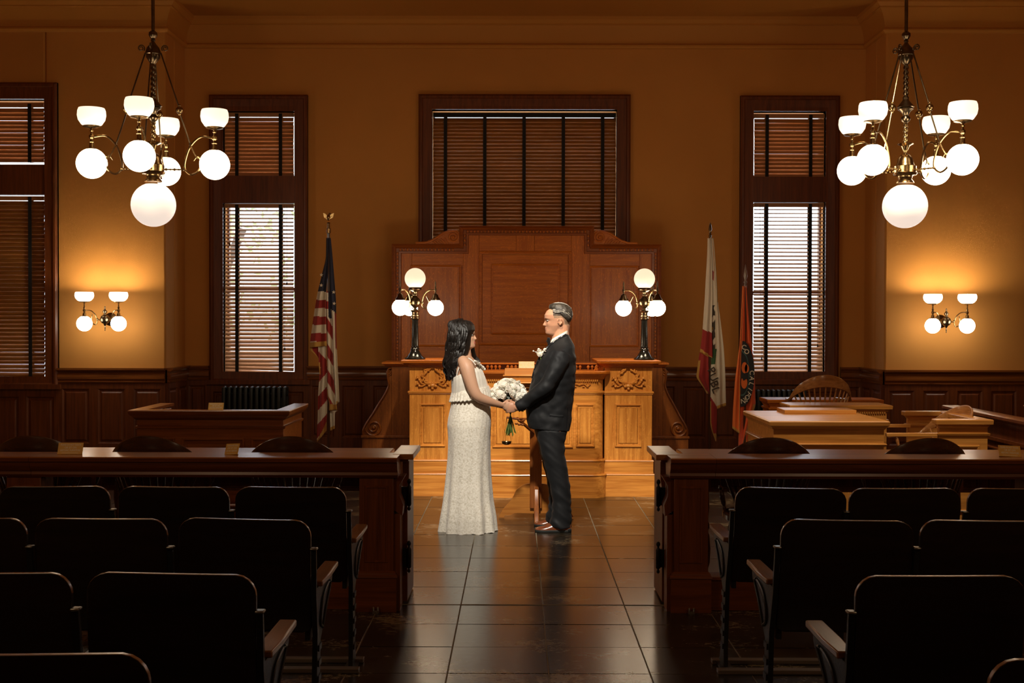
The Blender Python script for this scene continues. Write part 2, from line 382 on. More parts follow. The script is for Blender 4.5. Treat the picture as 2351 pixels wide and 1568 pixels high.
# wainscot segments
wk = [3]
def wains(p0, p1, npan, zt=1.105, cap=True):
    """panelled dado from p0 to p1, seen side is to the right-hand normal facing the room"""
    p0 = Vector(p0); p1 = Vector(p1); L = (p1-p0).length; d = (p1-p0)/L
    T = Matrix.Translation((p0.x, p0.y, 0)) @ Matrix.Rotation(math.atan2(d.y, d.x), 4, 'Z')
    root = MB(); root.T = T
    root.box(0, L, -0.012, 0, 0, zt-0.02)
    if npan:
        pw = L/npan; st = 0.045
        root.box(0, L, -0.03, -0.012, 0, 0.30); root.box(0, L, -0.03, -0.012, 0.885, 0.95)
        for k in range(npan+1):
            root.box(max(0, k*pw-st), min(L, k*pw+st), -0.03, -0.012, 0.30, 0.885)
    o = struct('trim_%d' % wk[0], root, M['redz']); wk[0] += 1
    c = MB(); c.T = T
    pr = [(0.0, .945), (.04, .945), (.046, .958), (.034, .968), (.034, .975), (.052, .99), (.055, 1.02), (.045, 1.045), (.034, 1.052), (.034, 1.06), (.055, 1.068), (.06, 1.08), (.075, 1.085), (.075, 1.105), (0, 1.105)]
    c.rings([[(0, -a, z) for a, z in pr], [(L, -a, z) for a, z in pr]])
    obj('dado_cap', c, M['dado'], o)
    c = MB(); c.T = T; c.rings([[(0, -a, z) for a, z in [(0, 0), (.045, 0), (.045, .16), (.035, .185), (0, .19)]], [(L, -a, z) for a, z in [(0, 0), (.045, 0), (.045, .16), (.035, .185), (0, .19)]]])
    obj('baseboard', c, M['red'], o)
    for k in range(npan):
        q = MB(); q.T = T; x0, x1 = k*pw+st, (k+1)*pw-st
        q.mould(x0, x1, .30, .885, -0.03, [(0, 0), (.012, -.006), (.018, -.015), (.03, -.015), (.045, -.002)])
        q.add([(x0+.045, -.028, .345), (x1-.045, -.028, .345), (x1-.045, -.028, .84), (x0+.045, -.028, .84)], [(0, 1, 2, 3)])
        obj('panel', q, M['redz'], o)
    return o
c2a, c2b = X(482, YB, 870), X(706, YB, 870); c4a, c4b = X(1700, YB, 870), X(1928, YB, 870); c1b = X(135, YF, 870)
wains((XL, YB), (c2a, YB), 1); wains((c2b, YB), (c4a, YB), 14); wains((c4b, YB), (XR, YB), 1)
wains((c1b, YF), (XL, YF), 3); wains((XR, YF), (XW, YF), 10)
wains((XL, YF), (XL, YB), 2); wains((XR, YB), (XR, YF), 2)

def underwin(x0, x1, Y, zt, n):
    m_ = MB(); m_.box(x0, x1, Y-.012, Y, 0, zt); m_.box(x0, x1, Y-.03, Y-.012, 0, .22); m_.box(x0, x1, Y-.03, Y-.012, zt-.09, zt)
    for k in range(n+1):
        x = x0+(x1-x0)*k/n; m_.box(max(x0, x-.04), min(x1, x+.04), Y-.03, Y-.012, .22, zt-.09)
    o = struct('trim_%d' % wk[0], m_, M['redz']); wk[0] += 1
    for k in range(n):
        a_, b_ = x0+(x1-x0)*k/n+.04, x0+(x1-x0)*(k+1)/n-.04
        q = MB(); q.mould(a_, b_, .22, zt-.09, Y-.03, [(0, 0), (.012, -.006), (.018, -.015), (.03, -.015), (.045, -.002)]); q.add([(a_+.045, Y-.028, .265), (b_-.045, Y-.028, .265), (b_-.045, Y-.028, zt-.135), (a_+.045, Y-.028, zt-.135)], [(0, 1, 2, 3)]); obj('panel', q, M['redz'], o)
underwin(c2a, c2b, YB, W2[2]-.04, 2); underwin(c4a, c4b, YB, W4[2]-.04, 2); underwin(-XW, c1b, YF, W1[2]-.04, 7)
# ------------------------------------------------------------------ windows and blinds
def window(n, R, Y, cas, top_cas, trans, meet, apron=True):
    x0, x1, z0, z1 = R
    mb = MB(); w_ = cas
    pr = [(0, 0.0), (0, .045), (.02, .06), (.04, .06), (.05, .045), (w_-.02, .035), (w_, .02), (w_, -.10)]
    mb.mould(x0-w_, x1+w_, z0-w_*0.25, z1+top_cas, Y, [(o*1.0, d) for o, d in pr[:6]])
    # casing boards
    mb.box(x0-w_, x0, Y-.034, Y+.10, z0-0.02, z1+top_cas); mb.box(x1, x1+w_, Y-.034, Y+.10, z0-0.02, z1+top_cas)
    mb.box(x0, x1, Y-.034, Y+.10, z1, z1+top_cas)
    mb.box(x0-w_-.03, x1+w_+.03, Y-.075, Y+.12, z0-.05, z0)
    if trans: mb.box(x0, x1, Y-.02, Y+.10, trans[0], trans[1])
    root = struct('window_%d' % n, mb, M['redz'])
    f = MB(); s = .018; yy = Y+.20
    zs = [(z0, z1)] if not trans else [(z0, trans[0]), (trans[1], z1)]
    for a_, b_ in zs:
        f.box(x0, x0+s, yy, yy+.05, a_, b_); f.box(x1-s, x1, yy, yy+.05, a_, b_); f.box(x0, x1, yy, yy+.05, a_, a_+s*.7); f.box(x0, x1, yy, yy+.05, b_-s*.7, b_)
    if meet: f.box(x0, x1, yy-.01, yy+.05, meet-.022, meet+.022)
    obj('sash', f, M['redz'], root)
    for a_, b_ in zs:
        g_ = MB(); g_.box(x0+s, x1-s, yy+.02, yy+.026, a_+s*.7, b_-s*.7); obj('pane', g_, M['glass'], root)
    return root
def blind(x0, x1, zt, zb, Y, pitch, tilt, tapes, label, gap=0.012, cords=(), hr=True, sag=0.0, sm='slat', sw=.025, group='venetian blinds in the windows'):
    r = thing('venetian_blind', label, 'blind', ((x0+x1)/2, Y, zt), group)
    L = x1-x0-2*gap
    m_ = MB(); m_.box(x0+gap, x1-gap, Y-.025, Y+.025, zt-.045, zt)
    if hr: obj('head_rail', m_, M['tape'] if hr == 'dark' else M['slat'], r)
    s_ = MB()
    s_.rings([[(sx*L/2, q*sw, .0055*(1-q*q)+.0014) for q in (-1, -.7, -.35, 0, .35, .7, 1)]+[(sx*L/2, q*sw, .0055*(1-q*q)-.0014) for q in (1, .7, .35, 0, -.35, -.7, -1)] for sx in (-1, 1)])
    me = mesh_of(s_, M[sm])
    n_ = int((zt-.06-zb-.03)/pitch)
    for k in range(n_+1):
        z = zt-.075-k*pitch; t = tilt(k/max(1, n_))+random.uniform(-1.8, 1.8)
        inst(me, 'slat', r, ((x0+x1)/2+random.uniform(-.002, .002), Y, z+random.uniform(-.0012, .0012)), (math.radians(t), random.uniform(-.0012, .0012)+(sag*max(0, k/n_-.9)*10), 0))
    m_ = MB(); m_.T = Matrix.Translation(((x0+x1)/2, Y, zb+.015)) @ Matrix.Rotation(sag*1.3, 4, 'Y'); m_.box(-L/2, L/2, -.025, .025, -.012, .012); obj('bottom_rail', m_, M['slat'], r)
    for tx in tapes:
        m_ = MB(); m_.box(tx-.019, tx+.019, Y-.031, Y-.029, zb, zt-.01); m_.box(tx-.019, tx+.019, Y+.029, Y+.031, zb, zt-.01); obj('ladder_tape', m_, M['tape'], r)
    for cx_, cz in cords:
        m_ = MB(); m_.tube([(cx_, Y-.038, zt-.02), (cx_, Y-.038, cz)], .0015, 5); m_.lathe([(.002, .03), (.006, .02), (.009, 0), (.004, -.005)], (cx_, Y-.038, cz-.02), 8); obj('pull_cord', m_, M['cord'], r)
    return r
CAS = 0.15
t2 = (zwin(466, YB, 595), zwin(404, YB, 595)); t4 = (zwin(464, YB, 1810), zwin(406, YB, 1810)); t1 = (zwin(447, YF, 60), zwin(378, YF, 60))
window(1, W1, YF, .14, .17, t1, zwin(640, YF, 60)); window(2, W2, YB, CAS, .18, t2, zwin(664, YB, 595)); window(3, W3, YB, CAS, .165, None, None); window(4, W4, YB, CAS, .17, t4, zwin(672, YB, 1810))
YI = YB+.07; YG = YF+.07
xx = lambda px, Y=YI, py=500: X(px, Y, py)
B2 = (xx(513), xx(677)); B4 = (xx(1728), xx(1894))
pt = .0435
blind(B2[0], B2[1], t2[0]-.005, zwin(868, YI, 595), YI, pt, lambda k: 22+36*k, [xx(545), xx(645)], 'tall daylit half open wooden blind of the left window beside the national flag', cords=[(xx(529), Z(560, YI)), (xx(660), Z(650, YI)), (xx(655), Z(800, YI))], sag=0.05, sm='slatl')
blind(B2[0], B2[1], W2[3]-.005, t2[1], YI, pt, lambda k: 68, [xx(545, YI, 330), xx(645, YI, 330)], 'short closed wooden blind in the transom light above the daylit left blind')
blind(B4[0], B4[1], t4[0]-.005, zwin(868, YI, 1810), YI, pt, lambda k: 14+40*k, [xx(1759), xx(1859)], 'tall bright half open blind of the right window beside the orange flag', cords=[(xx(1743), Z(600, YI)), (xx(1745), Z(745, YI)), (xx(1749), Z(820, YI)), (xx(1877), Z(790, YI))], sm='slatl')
blind(B4[0], B4[1], W4[3]-.02, t4[1], YI, pt, lambda k: 68, [xx(1760, YI, 330), xx(1860, YI, 330)], 'short closed wooden blind in the transom light of the right window')
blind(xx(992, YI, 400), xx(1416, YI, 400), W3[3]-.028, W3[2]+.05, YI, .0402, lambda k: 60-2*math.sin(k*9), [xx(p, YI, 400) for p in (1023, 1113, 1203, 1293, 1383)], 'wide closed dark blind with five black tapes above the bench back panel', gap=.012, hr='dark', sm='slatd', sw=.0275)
G = lambda px: X(px, YG, 500)
blind(G(-69), G(105), W1[3]-.03, t1[1]+.03, YG, pt, lambda k: 66, [G(-25), G(71)], 'short blind with a bright gap below at the left edge of the picture')
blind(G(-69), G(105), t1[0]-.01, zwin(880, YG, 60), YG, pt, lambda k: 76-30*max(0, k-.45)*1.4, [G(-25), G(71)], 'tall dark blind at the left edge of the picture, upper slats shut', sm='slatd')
# radiators below the windows
def radiator(px0, px1, pyt, Y, n_, label):
    x0, x1 = X(px0, Y, 900), X(px1, Y, 900); zt = Z(pyt, Y)
    r = thing('radiator', label, 'radiator', ((x0+x1)/2, Y, 0), 'cast iron radiators under the windows')
    p = (x1-x0)/n_
    for k in range(n_):
        x = x0+(k+.5)*p; m_ = MB(); q = p*.36
        m_.tube(crom([(x, Y-.06, .10), (x, Y-.075, .14), (x, Y-.075, zt-.06), (x, Y-.045, zt-.012), (x, Y, zt), (x, Y+.045, zt-.012), (x, Y+.07, zt-.06), (x, Y+.07, .12)], 3), (q, q), 8, (1, 0, 0), round_=True)
        obj('fin', m_, M['radiator'], r)
    m_ = MB(); m_.tube([(x0, Y, .14), (x1, Y, .14)], .022, 8); m_.tube([(x0, Y, zt-.07), (x1, Y, zt-.07)], .02, 8); obj('pipe', m_, M['radiator'], r)
    m_ = MB()
    for x in (x0+p*.5, x1-p*.5): m_.box(x-.02, x+.02, Y-.09, Y+.08, 0, .13)
    obj('foot', m_, M['radiator'], r)
radiator(511, 662, 892, 13.78, 12, 'old dark ribbed radiator under the left window, behind the witness stand')
radiator(1733, 1850, 896, 13.78, 10, 'old dark ribbed radiator under the right window beside the bow-back armchair')
# outdoors
def bgmat(name, a, b, sc): return plain(name, a, 0.9, vary=b, vscale=sc)
mb = MB(); mb.box(-40, 40, 14.6, 70, -3.2, -3.0); struct('floor_outside', mb, bgmat('pale_bounce_ground', (.80, .78, .74), .1, 3))  # unseen ground, made pale to bounce daylight up onto the blind slats
rt = thing('street_tree', 'leafy tree outside beyond the left window', 'tree', (-5.8, 24, -3))
mb = MB(); mb.tube(crom([(-5.8, 24, -3), (-5.85, 24, 0), (-5.8, 24, 2), (-5.3, 24, 3.4)], 4), [.09]*13, 8); obj('trunk', mb, bgmat('bark', (.1, .07, .05), .3, 9), rt)
mb = MB()
for k in range(380):
    th = random.uniform(0, 2*PI); ph = math.acos(random.uniform(-1, 1)); rr = random.uniform(.5, 1)**.5
    c_ = Vector((-4.7+1.9*rr*math.sin(ph)*math.cos(th), 24+1.6*rr*math.sin(ph)*math.sin(th), 2.7+1.5*rr*math.cos(ph)))
    mb.T = Matrix.Translation(c_) @ Euler((random.uniform(0, 6), random.uniform(0, 6), 0)).to_matrix().to_4x4()
    mb.add([(-.09, 0, 0), (0, -.045, .01), (.1, 0, 0), (0, .045, .01)], [(0, 1, 2, 3)])
obj('foliage', mb, bgmat('leaf_green', (.42, .48, .24), .3, 9), rt, recalc=False, kind='stuff')
# ------------------------------------------------------------------ light fixtures
def globe_mb(c, r, neck=0.93, up=True, n=28):
    mb = MB(); mb.ball(c, r, n, 18, cut=neck if up else 1.0, lo=1.0 if up else neck); return mb
def cup_mb(c, r, h):
    """open bowl shade, c at the base centre"""
    mb = MB(); pr = [(r*.52, 0), (r*.72, h*.10), (r*.93, h*.34), (r, h*.60), (r*.97, h*.86), (r*.90, h), (r*.87, h), (r*.94, h*.84), (r*.96, h*.6), (r*.89, h*.36), (r*.69, h*.14), (r*.50, h*.05), (0, h*.05)]
    mb.lathe(pr, c, 28); return mb
def rot_pts(pts, th): c, s = math.cos(th), math.sin(th); return [(p[0]*c-p[1]*s, p[0]*s+p[1]*c, p[2]) for p in pts]
def spiral(c, r0, r1, turns, a0, plane, n=26):
    out = []
    for i in range(n+1):
        t = i/n; a = a0+turns*2*PI*t; r = r0+(r1-r0)*t
        out.append(plane(c[0]+r*math.cos(a), c[1]+r*math.sin(a)))
    return out
def candle_arm(parent, th, R, zs, k=1.0, mat=None, gm='globe', cm='cup', gr=.109, cr=.101, ch=.13, zg=2.738, zj=2.93, zc=3.005):
    """one double-light arm: stem, arch, S scroll, opal globe below and bowl shade above"""
    B = mat or M['brass']
    ex, ey = R*math.cos(th), R*math.sin(th)
    m_ = MB()
    top = zg+gr*.90
    m_.lathe([(.020, top), (.036, top+.004), (.036, top+.010), (.018, top+.016), (.016, top+.05), (.020, top+.055), (.012, top+.062), (.010, zj-.018), (.019, zj-.008), (.020, zj+.008), (.010, zj+.018), (.008, zj+.035), (.014, zj+.043), (.007, zj+.052), (.007, zc-.02), (.018, zc-.012), (cr*.5, zc-.008), (cr*.62, zc-.003), (cr*.62, zc+.003), (.01, zc+.004)], (ex, ey, 0), 14)
    arm = obj('arm', m_, B, parent)
    m_ = MB(); tt = crom(rot_pts([(R-.01, 0, zj), (R-.10*k, 0, zj+.008), (R-.17*k, 0, zj-.055), (R-.205*k, 0, zj-.14), (R-.215*k, 0, zj-.22), (R-.17*k, 0, zj-.265), (R-.115*k, 0, zj-.235), (R-.095*k, 0, zj-.17), (R-.125*k, 0, zj-.135), (R-.15*k, 0, zj-.165)], th), 5)
    m_.tube(tt, [.0075*k]*(len(tt)-8)+[.0075*k-.0006*i for i in range(8)], 7, (math.sin(th), -math.cos(th), 0), round_=True)
    m_.tube(crom(rot_pts([(R-.17*k, 0, zj-.055), (R-.145*k, 0, zj-.11), (R-.12*k, 0, zj-.15)], th), 4), .006, 6)
    obj('scroll', m_, B, arm)
    m_ = globe_mb((ex, ey, zg), gr); obj('globe', m_, M[gm], arm)
    m_ = cup_mb((ex, ey, zc), cr, ch); obj('bowl_shade', m_, M[cm], arm)
    return arm
def chandelier():
    r = thing('chandelier', '', 'chandelier', (0, 0, ZC), 'pair of hanging brass chandeliers')
    B, D = M['brass'], M['brass_dark']
    m_ = MB(); m_.lathe([(.001, ZC), (.07, ZC), (.07, ZC-.015), (.03, ZC-.05), (.0125, ZC-.06), (.0125, 3.70)], n=14); obj('down_rod', m_, D, r)
    m_ = MB(); m_.lathe([(.0125, 3.70), (.03, 3.685), (.032, 3.665), (.02, 3.645), (.012, 3.64), (.018, 3.63), (.011, 3.615)], n=16)
    m_.lathe([(.012, 3.62), (.02, 3.605), (.045, 3.575), (.056, 3.54), (.056, 3.53), (.05, 3.525), (.05, 3.505), (.03, 3.475), (.015, 3.46)], n=24); obj('top_ball', m_, D, r)
    m_ = MB(); rs = []
    for i in range(41):
        z = 3.465-.235*i/40; a = i*.5; q = .0165
        rs.append([((q*(1+.22*math.cos(2*(t-a))))*math.cos(t), (q*(1+.22*math.cos(2*(t-a))))*math.sin(t), z) for t in [2*PI*j/14 for j in range(14)]])
    m_.rings(rs); obj('twisted_stem', m_, D, r)
    m_ = MB(); m_.lathe([(.016, 3.235), (.022, 3.225), (.02, 3.21), (.03, 3.195), (.05, 3.17), (.062, 3.155), (.05, 3.148), (.056, 3.14), (.035, 3.125), (.022, 3.105), (.018, 3.095), (.03, 3.085), (.034, 3.07), (.028, 3.055), (.015, 3.045), (.014, 3.035)], n=24); obj('upper_vase', m_, D, r)
    m_ = MB(); rs = []
    for i in range(25):
        z = 3.04-.145*i/24; a = i*.55; q = .015
        rs.append([((q*(1+.2*math.cos(2*(t-a))))*math.cos(t), (q*(1+.2*math.cos(2*(t-a))))*math.sin(t), z) for t in [2*PI*j/14 for j in range(14)]])
    m_.rings(rs); obj('lower_stem', m_, B, r)
    m_ = MB(); m_.lathe([(.012, 2.90), (.055, 2.895), (.058, 2.89), (.03, 2.875), (.018, 2.85), (.012, 2.835), (.014, 2.82), (.035, 2.81), (.052, 2.785), (.060, 2.75), (.066, 2.735), (.078, 2.73), (.078, 2.685), (.085, 2.68), (.078, 2.665), (.05, 2.66), (.05, 2.65), (.045, 2.64), (.06, 2.62), (.064, 2.61), (.02, 2.608)], n=28); obj('bell_hub', m_, B, r)
    m_ = globe_mb((0, 0, 2.4445), .159, .93, n=36); obj('large_globe', m_, M['bigglobe'], r)
    R = .437
    for q in range(4):
        th = q*PI/2
        a = candle_arm(r, th, R, None)
        m_ = MB(); pts = rot_pts([(.07, 0, 2.70), (.225, 0, 2.70)], th); m_.tube(pts, (.006, .006), 7)
        for x_ in (.09, .12, .15, .18, .2, .222):
            p_ = rot_pts([(x_, 0, 2.70)], th)[0]; m_.ball(p_, .011 if x_ in (.09, .15, .222) else .008, 8, 6)
        obj('cross_bar', m_, B, r)
        m_ = MB(); m_.tube(rot_pts([(.055, 0, 3.54), (.185, 0, 3.145)], th), (.0055, .0055), 7); m_.tube(rot_pts([(.185, 0, 3.12), (.262, 0, 2.885)], th), (.0055, .0055), 7)
        m_.tube(spiral((.085, 3.572), .026, .006, -1.6, -2.4, lambda u, v: rot_pts([(u, 0, v)], th)[0]), (.0045, .0045), 6)
        m_.lathe([(.001, 0.012), (.008, 0.01), (.008, -.01), (.001, -.012)], rot_pts([(.262, 0, 2.885)], th)[0], 8)
        b_ = obj('tie_rod', m_, D, r)
        m_ = MB(); c_ = rot_pts([(.187, 0, 3.13)], th)[0]; m_.ball(c_, .027, 16, 10); m_.lathe([(.008, .04), (.012, .03), (.008, .024)], c_, 10); m_.lathe([(.008, -.024), (.012, -.03), (.006, -.04)], c_, 10)
        obj('rod_ball', m_, B, b_)
    return r
ch = chandelier()
xl, xr_ = P(352, 300, 9).x, P(2079, 300, 9).x
ch.location = (xl, 9.0, ZC); ch.rotation_euler = (0, 0, math.radians(4)); ch['label'] = 'left hanging brass chandelier in front of the left pier and its wall sconce'
dup(ch, (xr_, 9.0, ZC), math.radians(43), 'right hanging brass chandelier in front of the right pier and its wall sconce')

def sconce():
    r = thing('wall_sconce', '', 'wall lamp', (0, 0, 0), 'brass wall sconces on the piers')
    B = M['brass']
    m_ = MB(); m_.T = Matrix.Translation((0, 0, 0)) @ Matrix.Rotation(PI/2, 4, 'X'); m_.lathe([(.001, 0), (.07, 0), (.07, .012), (.045, .03), (.02, .05), (.02, .16), (.03, .17)], n=24); obj('back_plate', m_, B, r)
    m_ = MB(); c = (0, -.19, 0); m_.ball(c, .05, 24, 14); m_.lathe([(.02, .047), (.012, .06), (.022, .075), (.024, .085), (.012, .10), (.006, .115), (.009, .125), (.001, .14)], c, 14); m_.lathe([(.018, -.047), (.012, -.058), (.005, -.07), (.008, -.09), (.003, -.10), (.007, -.11), (.001, -.122)], c, 12); obj('body_ball', m_, M['brass_dark'], r)
    for s in (-1, 1):
        ex, ey = s*.178, -.30
        m_ = MB(); zg = -.045; top = zg+.072
        m_.lathe([(.02, top), (.04, top+.003), (.04, top+.009), (.018, top+.013), (.017, top+.035), (.010, top+.042), (.009, .078), (.016, .085), (.016, .10), (.009, .108), (.012, .125), (.007, .133), (.007, .165), (.02, .172), (.052, .178), (.056, .184), (.01, .186)], (ex, ey, 0), 12)
        a = obj('arm', m_, B, r)
        m_ = MB(); tt = crom([(s*.05, -.17, -.005), (s*.075, -.18, -.02), (s*.085, -.19, -.055), (s*.11, -.2, -.055), (s*.12, -.2, -.01), (s*.10, -.195, .03), (s*.085, -.19, .00), (s*.09, -.19, .05), (s*.125, -.2, .09), (ex, ey, .095)], 5)
        tt = crom([(s*.045, -.19, -.005), (s*.075, -.21, .0), (s*.09, -.23, .05), (s*.125, -.26, .09), (ex, ey, .095)], 5); m_.tube(tt, .006, 6, (0, 1, 0))
        tt = crom([(s*.075, -.21, .0), (s*.08, -.215, -.045), (s*.10, -.22, -.055), (s*.122, -.235, -.03), (s*.122, -.24, .02), (s*.115, -.24, .05)], 5); m_.tube(tt, .005, 6, (0, 1, 0), round_=True)
        m_.ball((s*.072, -.208, 0), .012, 10, 8); obj('scroll', m_, B, a)
        obj('globe', globe_mb((ex, ey, zg), .080), M['sglobe'], a)
        obj('bowl_shade', cup_mb((ex, ey, .186), .098, .098), M['scup'], a)
        bl = MB(); bl.ball((ex, ey, .266), .02, 12, 8); obj('bulb', bl, M['bulb'], a)
    return r
M['bulb'] = glow('lit_bulb', (1.0, 0.82, 0.58), 165)
sc = sconce(); p = P(233, 733, YF-.30); sc.location = (p.x, YF, p.z); sc['label'] = 'left four-globe brass wall sconce between the left windows'
p = P(2181, 738, YF-.30); dup(sc, (p.x, YF, p.z), 0, 'right four-globe brass wall sconce above the right dado')

def desk_lamp():
    r = thing('bench_lamp', '', 'lamp', (0, 0, 0), 'black and brass globe lamps on the bench pedestals')
    K, B = M['black_gloss'], M['brass']
    m_ = MB(); m_.lathe([(.001, 0), (.098, 0), (.098, .012), (.088, .02), (.07, .032), (.055, .055), (.045, .07), (.040, .085), (.044, .09), (.042, .10), (.035, .108), (.036, .12)], n=28); obj('base', m_, K, r)
    m_ = MB(); rs = []
    for z, q in ((.118, .037), (.13, .034), (.36, .029), (.375, .031)):
        rs.append([(q*(1-.06*(i % 2))*math.cos(2*PI*i/32), q*(1-.06*(i % 2))*math.sin(2*PI*i/32), z) for i in range(32)])
    m_.rings(rs); obj('fluted_column', m_, K, r)
    m_ = MB(); m_.lathe([(.03, .372), (.040, .378), (.040, .39), (.033, .396), (.038, .405), (.036, .412), (.030, .42), (.032, .44), (.045, .455), (.046, .46), (.02, .465), (.012, .475), (.02, .485), (.042, .505), (.052, .53), (.046, .56), (.025, .58), (.016, .595), (.024, .605), (.014, .615), (.02, .63), (.045, .642), (.058, .65), (.062, .655), (.058, .672), (.02, .674)], n=26); obj('capital', m_, M['brass_dark'], r)
    obj('top_globe', globe_mb((0, 0, .755), .098, .88, False, 32), M['dtop'], r)
    for q in range(3):
        th = q*2*PI/3; R = .195; m_ = MB(); zg = .483; top = zg+.068; ex, ey = R*math.cos(th), R*math.sin(th)
        m_.lathe([(.02, top-.006), (.048, top), (.044, top+.012), (.03, top+.03), (.024, top+.05), (.016, top+.058), (.008, top+.064), (.008, top+.085), (.012, top+.092), (.012, top+.105), (.006, top+.115), (.009, top+.13), (.005, top+.14), (.008, top+.155), (.001, top+.185)], (ex, ey, 0), 14)
        a = obj('arm', m_, M['brass_dark'], r); m_ = MB()
        m_.tube(crom(rot_pts([(R, 0, .648), (R-.06, 0, .645), (R-.105, 0, .61), (R-.125, 0, .56), (R-.13, 0, .51), (R-.10, 0, .475), (R-.065, 0, .49), (R-.06, 0, .535), (R-.085, 0, .59)], th), 5), .0055, 6, (math.sin(th), -math.cos(th), 0), round_=True)
        m_.tube(rot_pts([(.045, 0, .525), (R-.13, 0, .53)], th), (.006, .006), 6); m_.ball(rot_pts([(R-.128, 0, .528)], th)[0], .012, 8, 6); obj('scroll', m_, B, a)
        obj('globe', globe_mb((ex, ey, zg), .076), M['dglobe'], a)
    return r
dl = desk_lamp(); YL = 11.62; zp = 1.252
dl.location = (X(953, YL, 800), YL, zp); dl.rotation_euler = (0, 0, math.radians(-10)); dl['label'] = 'black column lamp with opal globes on the left bench pedestal'
dup(dl, (X(1479, YL, 800), YL, zp), math.radians(-58), 'black column lamp with opal globes on the right bench pedestal')

# ------------------------------------------------------------------ back panel behind the bench
YP = 13.35
def RX(px, py=700): return X(px, YP, py)
def RZ(py, px=1187): return P(px, py, YP).z
bp_ = thing('bench_back_panel', 'tall panelled oak back screen with stepped beaded top behind the bench', 'panelling', (RX(1207), YP, 0))
xl0, xr0, xc0, xc1 = RX(903), RX(1514), RX(1057), RX(1360); zs_, zt_ = RZ(564), RZ(522)
m_ = MB(); m_.prism([(xl0, 0), (xr0, 0), (xr0, zs_), (xc1, zs_), (xc1, zt_), (xc0, zt_), (xc0, zs_), (xl0, zs_)], YP, YP+.16); obj('backing_board', m_, M['oakf'], bp_)
def board(px0, px1, py0, py1, d, mat, name='board', par=None, bev=.002):
    m = MB(); m.box(RX(px0, py0), RX(px1, py0), YP-d, YP+.01, RZ(py1), RZ(py0)); return obj(name, m, mat, par or bp_, bevel=bev)
for a, b, c, d, mt in [(922, 946, 575, 835, 'oakfz'), (1468, 1496, 575, 835, 'oakfz'), (1064, 1100, 535, 835, 'oakfz'), (1312, 1354, 535, 835, 'oakfz'),
                       (1100.3, 1185, 533, 577, 'oakf'), (1185.5, 1227, 533, 577, 'oakfz'), (1227.5, 1311.7, 533, 577, 'oakf'), (1100.3, 1311.7, 793, 835, 'oakf'),
                       (946.3, 1063.7, 573, 610, 'oakf'), (1354.3, 1467.7, 575, 610, 'oakf'), (946.3, 1063.7, 795, 835, 'oakf'), (1354.3, 1467.7, 795, 835, 'oakf')]:
    board(a, b, c, d, .018, M[mt])
board(1108, 1304, 585, 786, .006, M['oakf'], 'field')
def rpanel(px0, px1, py0, py1, y, par=bp_):
    m = MB(); m.mould(RX(px0, py0), RX(px1, py0), RZ(py1), RZ(py0), y, [(0, 0), (0, .012), (.008, .016), (.016, .012), (.02, .002), (.03, -.002)]); obj('panel_moulding', m, M['oakf'], par)
def rfield(px0, px1, py0, py1, d, mat):
    m = MB(); m.box(RX(px0, py0), RX(px1, py0), YP-d, YP+.005, RZ(py1), RZ(py0)); obj('panel', m, mat, bp_)
rpanel(1100, 1312, 577, 793, YP-.016); rpanel(1128, 1285, 606, 768, YP-.006); rfield(1132, 1281, 610, 764, .010, M['oakf'])
rpanel(943, 1059, 609, 796, YP-.016); rpanel(1353, 1466, 610, 796, YP-.016); rfield(947, 1056, 613, 792, .006, M['oakfz']); rfield(1357, 1462, 613, 792, .006, M['oakfz'])
# moulded border with beads
m_ = MB(); bw = .085
path = [(xl0, 0.9), (xl0, zs_), (xc0, zs_), (xc0, zt_), (xc1, zt_), (xc1, zs_), (xr0, zs_), (xr0, 0.9)]
sx = [1, 1, 1, 1, -1, -1, -1, -1]; sz = [0, -1, -1, -1, -1, -1, -1, 0]
rs = []
for o, d in [(-.012, .0), (-.012, .055), (.012, .07), (.03, .055), (.034, .035), (.062, .035), (.066, .05), (.085, .045), (.09, .0)]:
    rs.append([(x+a*o, YP-d, z+b*o) for (x, z), a, b in zip(path, sx, sz)])
m_.rings(rs, False, False); obj('border_moulding', m_, wood('dark_border_oak', (0.20, 0.045, 0.004), (0.34, 0.09, 0.009), 0.4, 'x', 1.0, 0, .05), bp_, recalc=False)
m_ = MB()
def beads(x0, z0, x1, z1):
    L = math.hypot(x1-x0, z1-z0); n_ = max(1, int(L/.037))
    for i in range(n_):
        t = (i+.5)/n_; m_.ball((x0+(x1-x0)*t, YP-.040, z0+(z1-z0)*t), (.012, .012, .016), 6, 4)
o_ = .048
for (x0, z0), (x1, z1), ax in [(path[0], path[1], 'v'), (path[1], path[2], 'h'), (path[2], path[3], 'v'), (path[3], path[4], 'h'), (path[4], path[5], 'V'), (path[5], path[6], 'h'), (path[6], path[7], 'V')]:
    if ax == 'h': beads(x0+.06, z0-o_, x1-.06, z1-o_)
    elif ax == 'v': beads(x0+o_, min(z0, z1)-.02, x0+o_, max(z0, z1)-.07)
    else: beads(x0-o_, min(z0, z1)-.02, x0-o_, max(z0, z1)-.07)
obj('bead_row', m_, M['oakf'], bp_, kind='stuff')
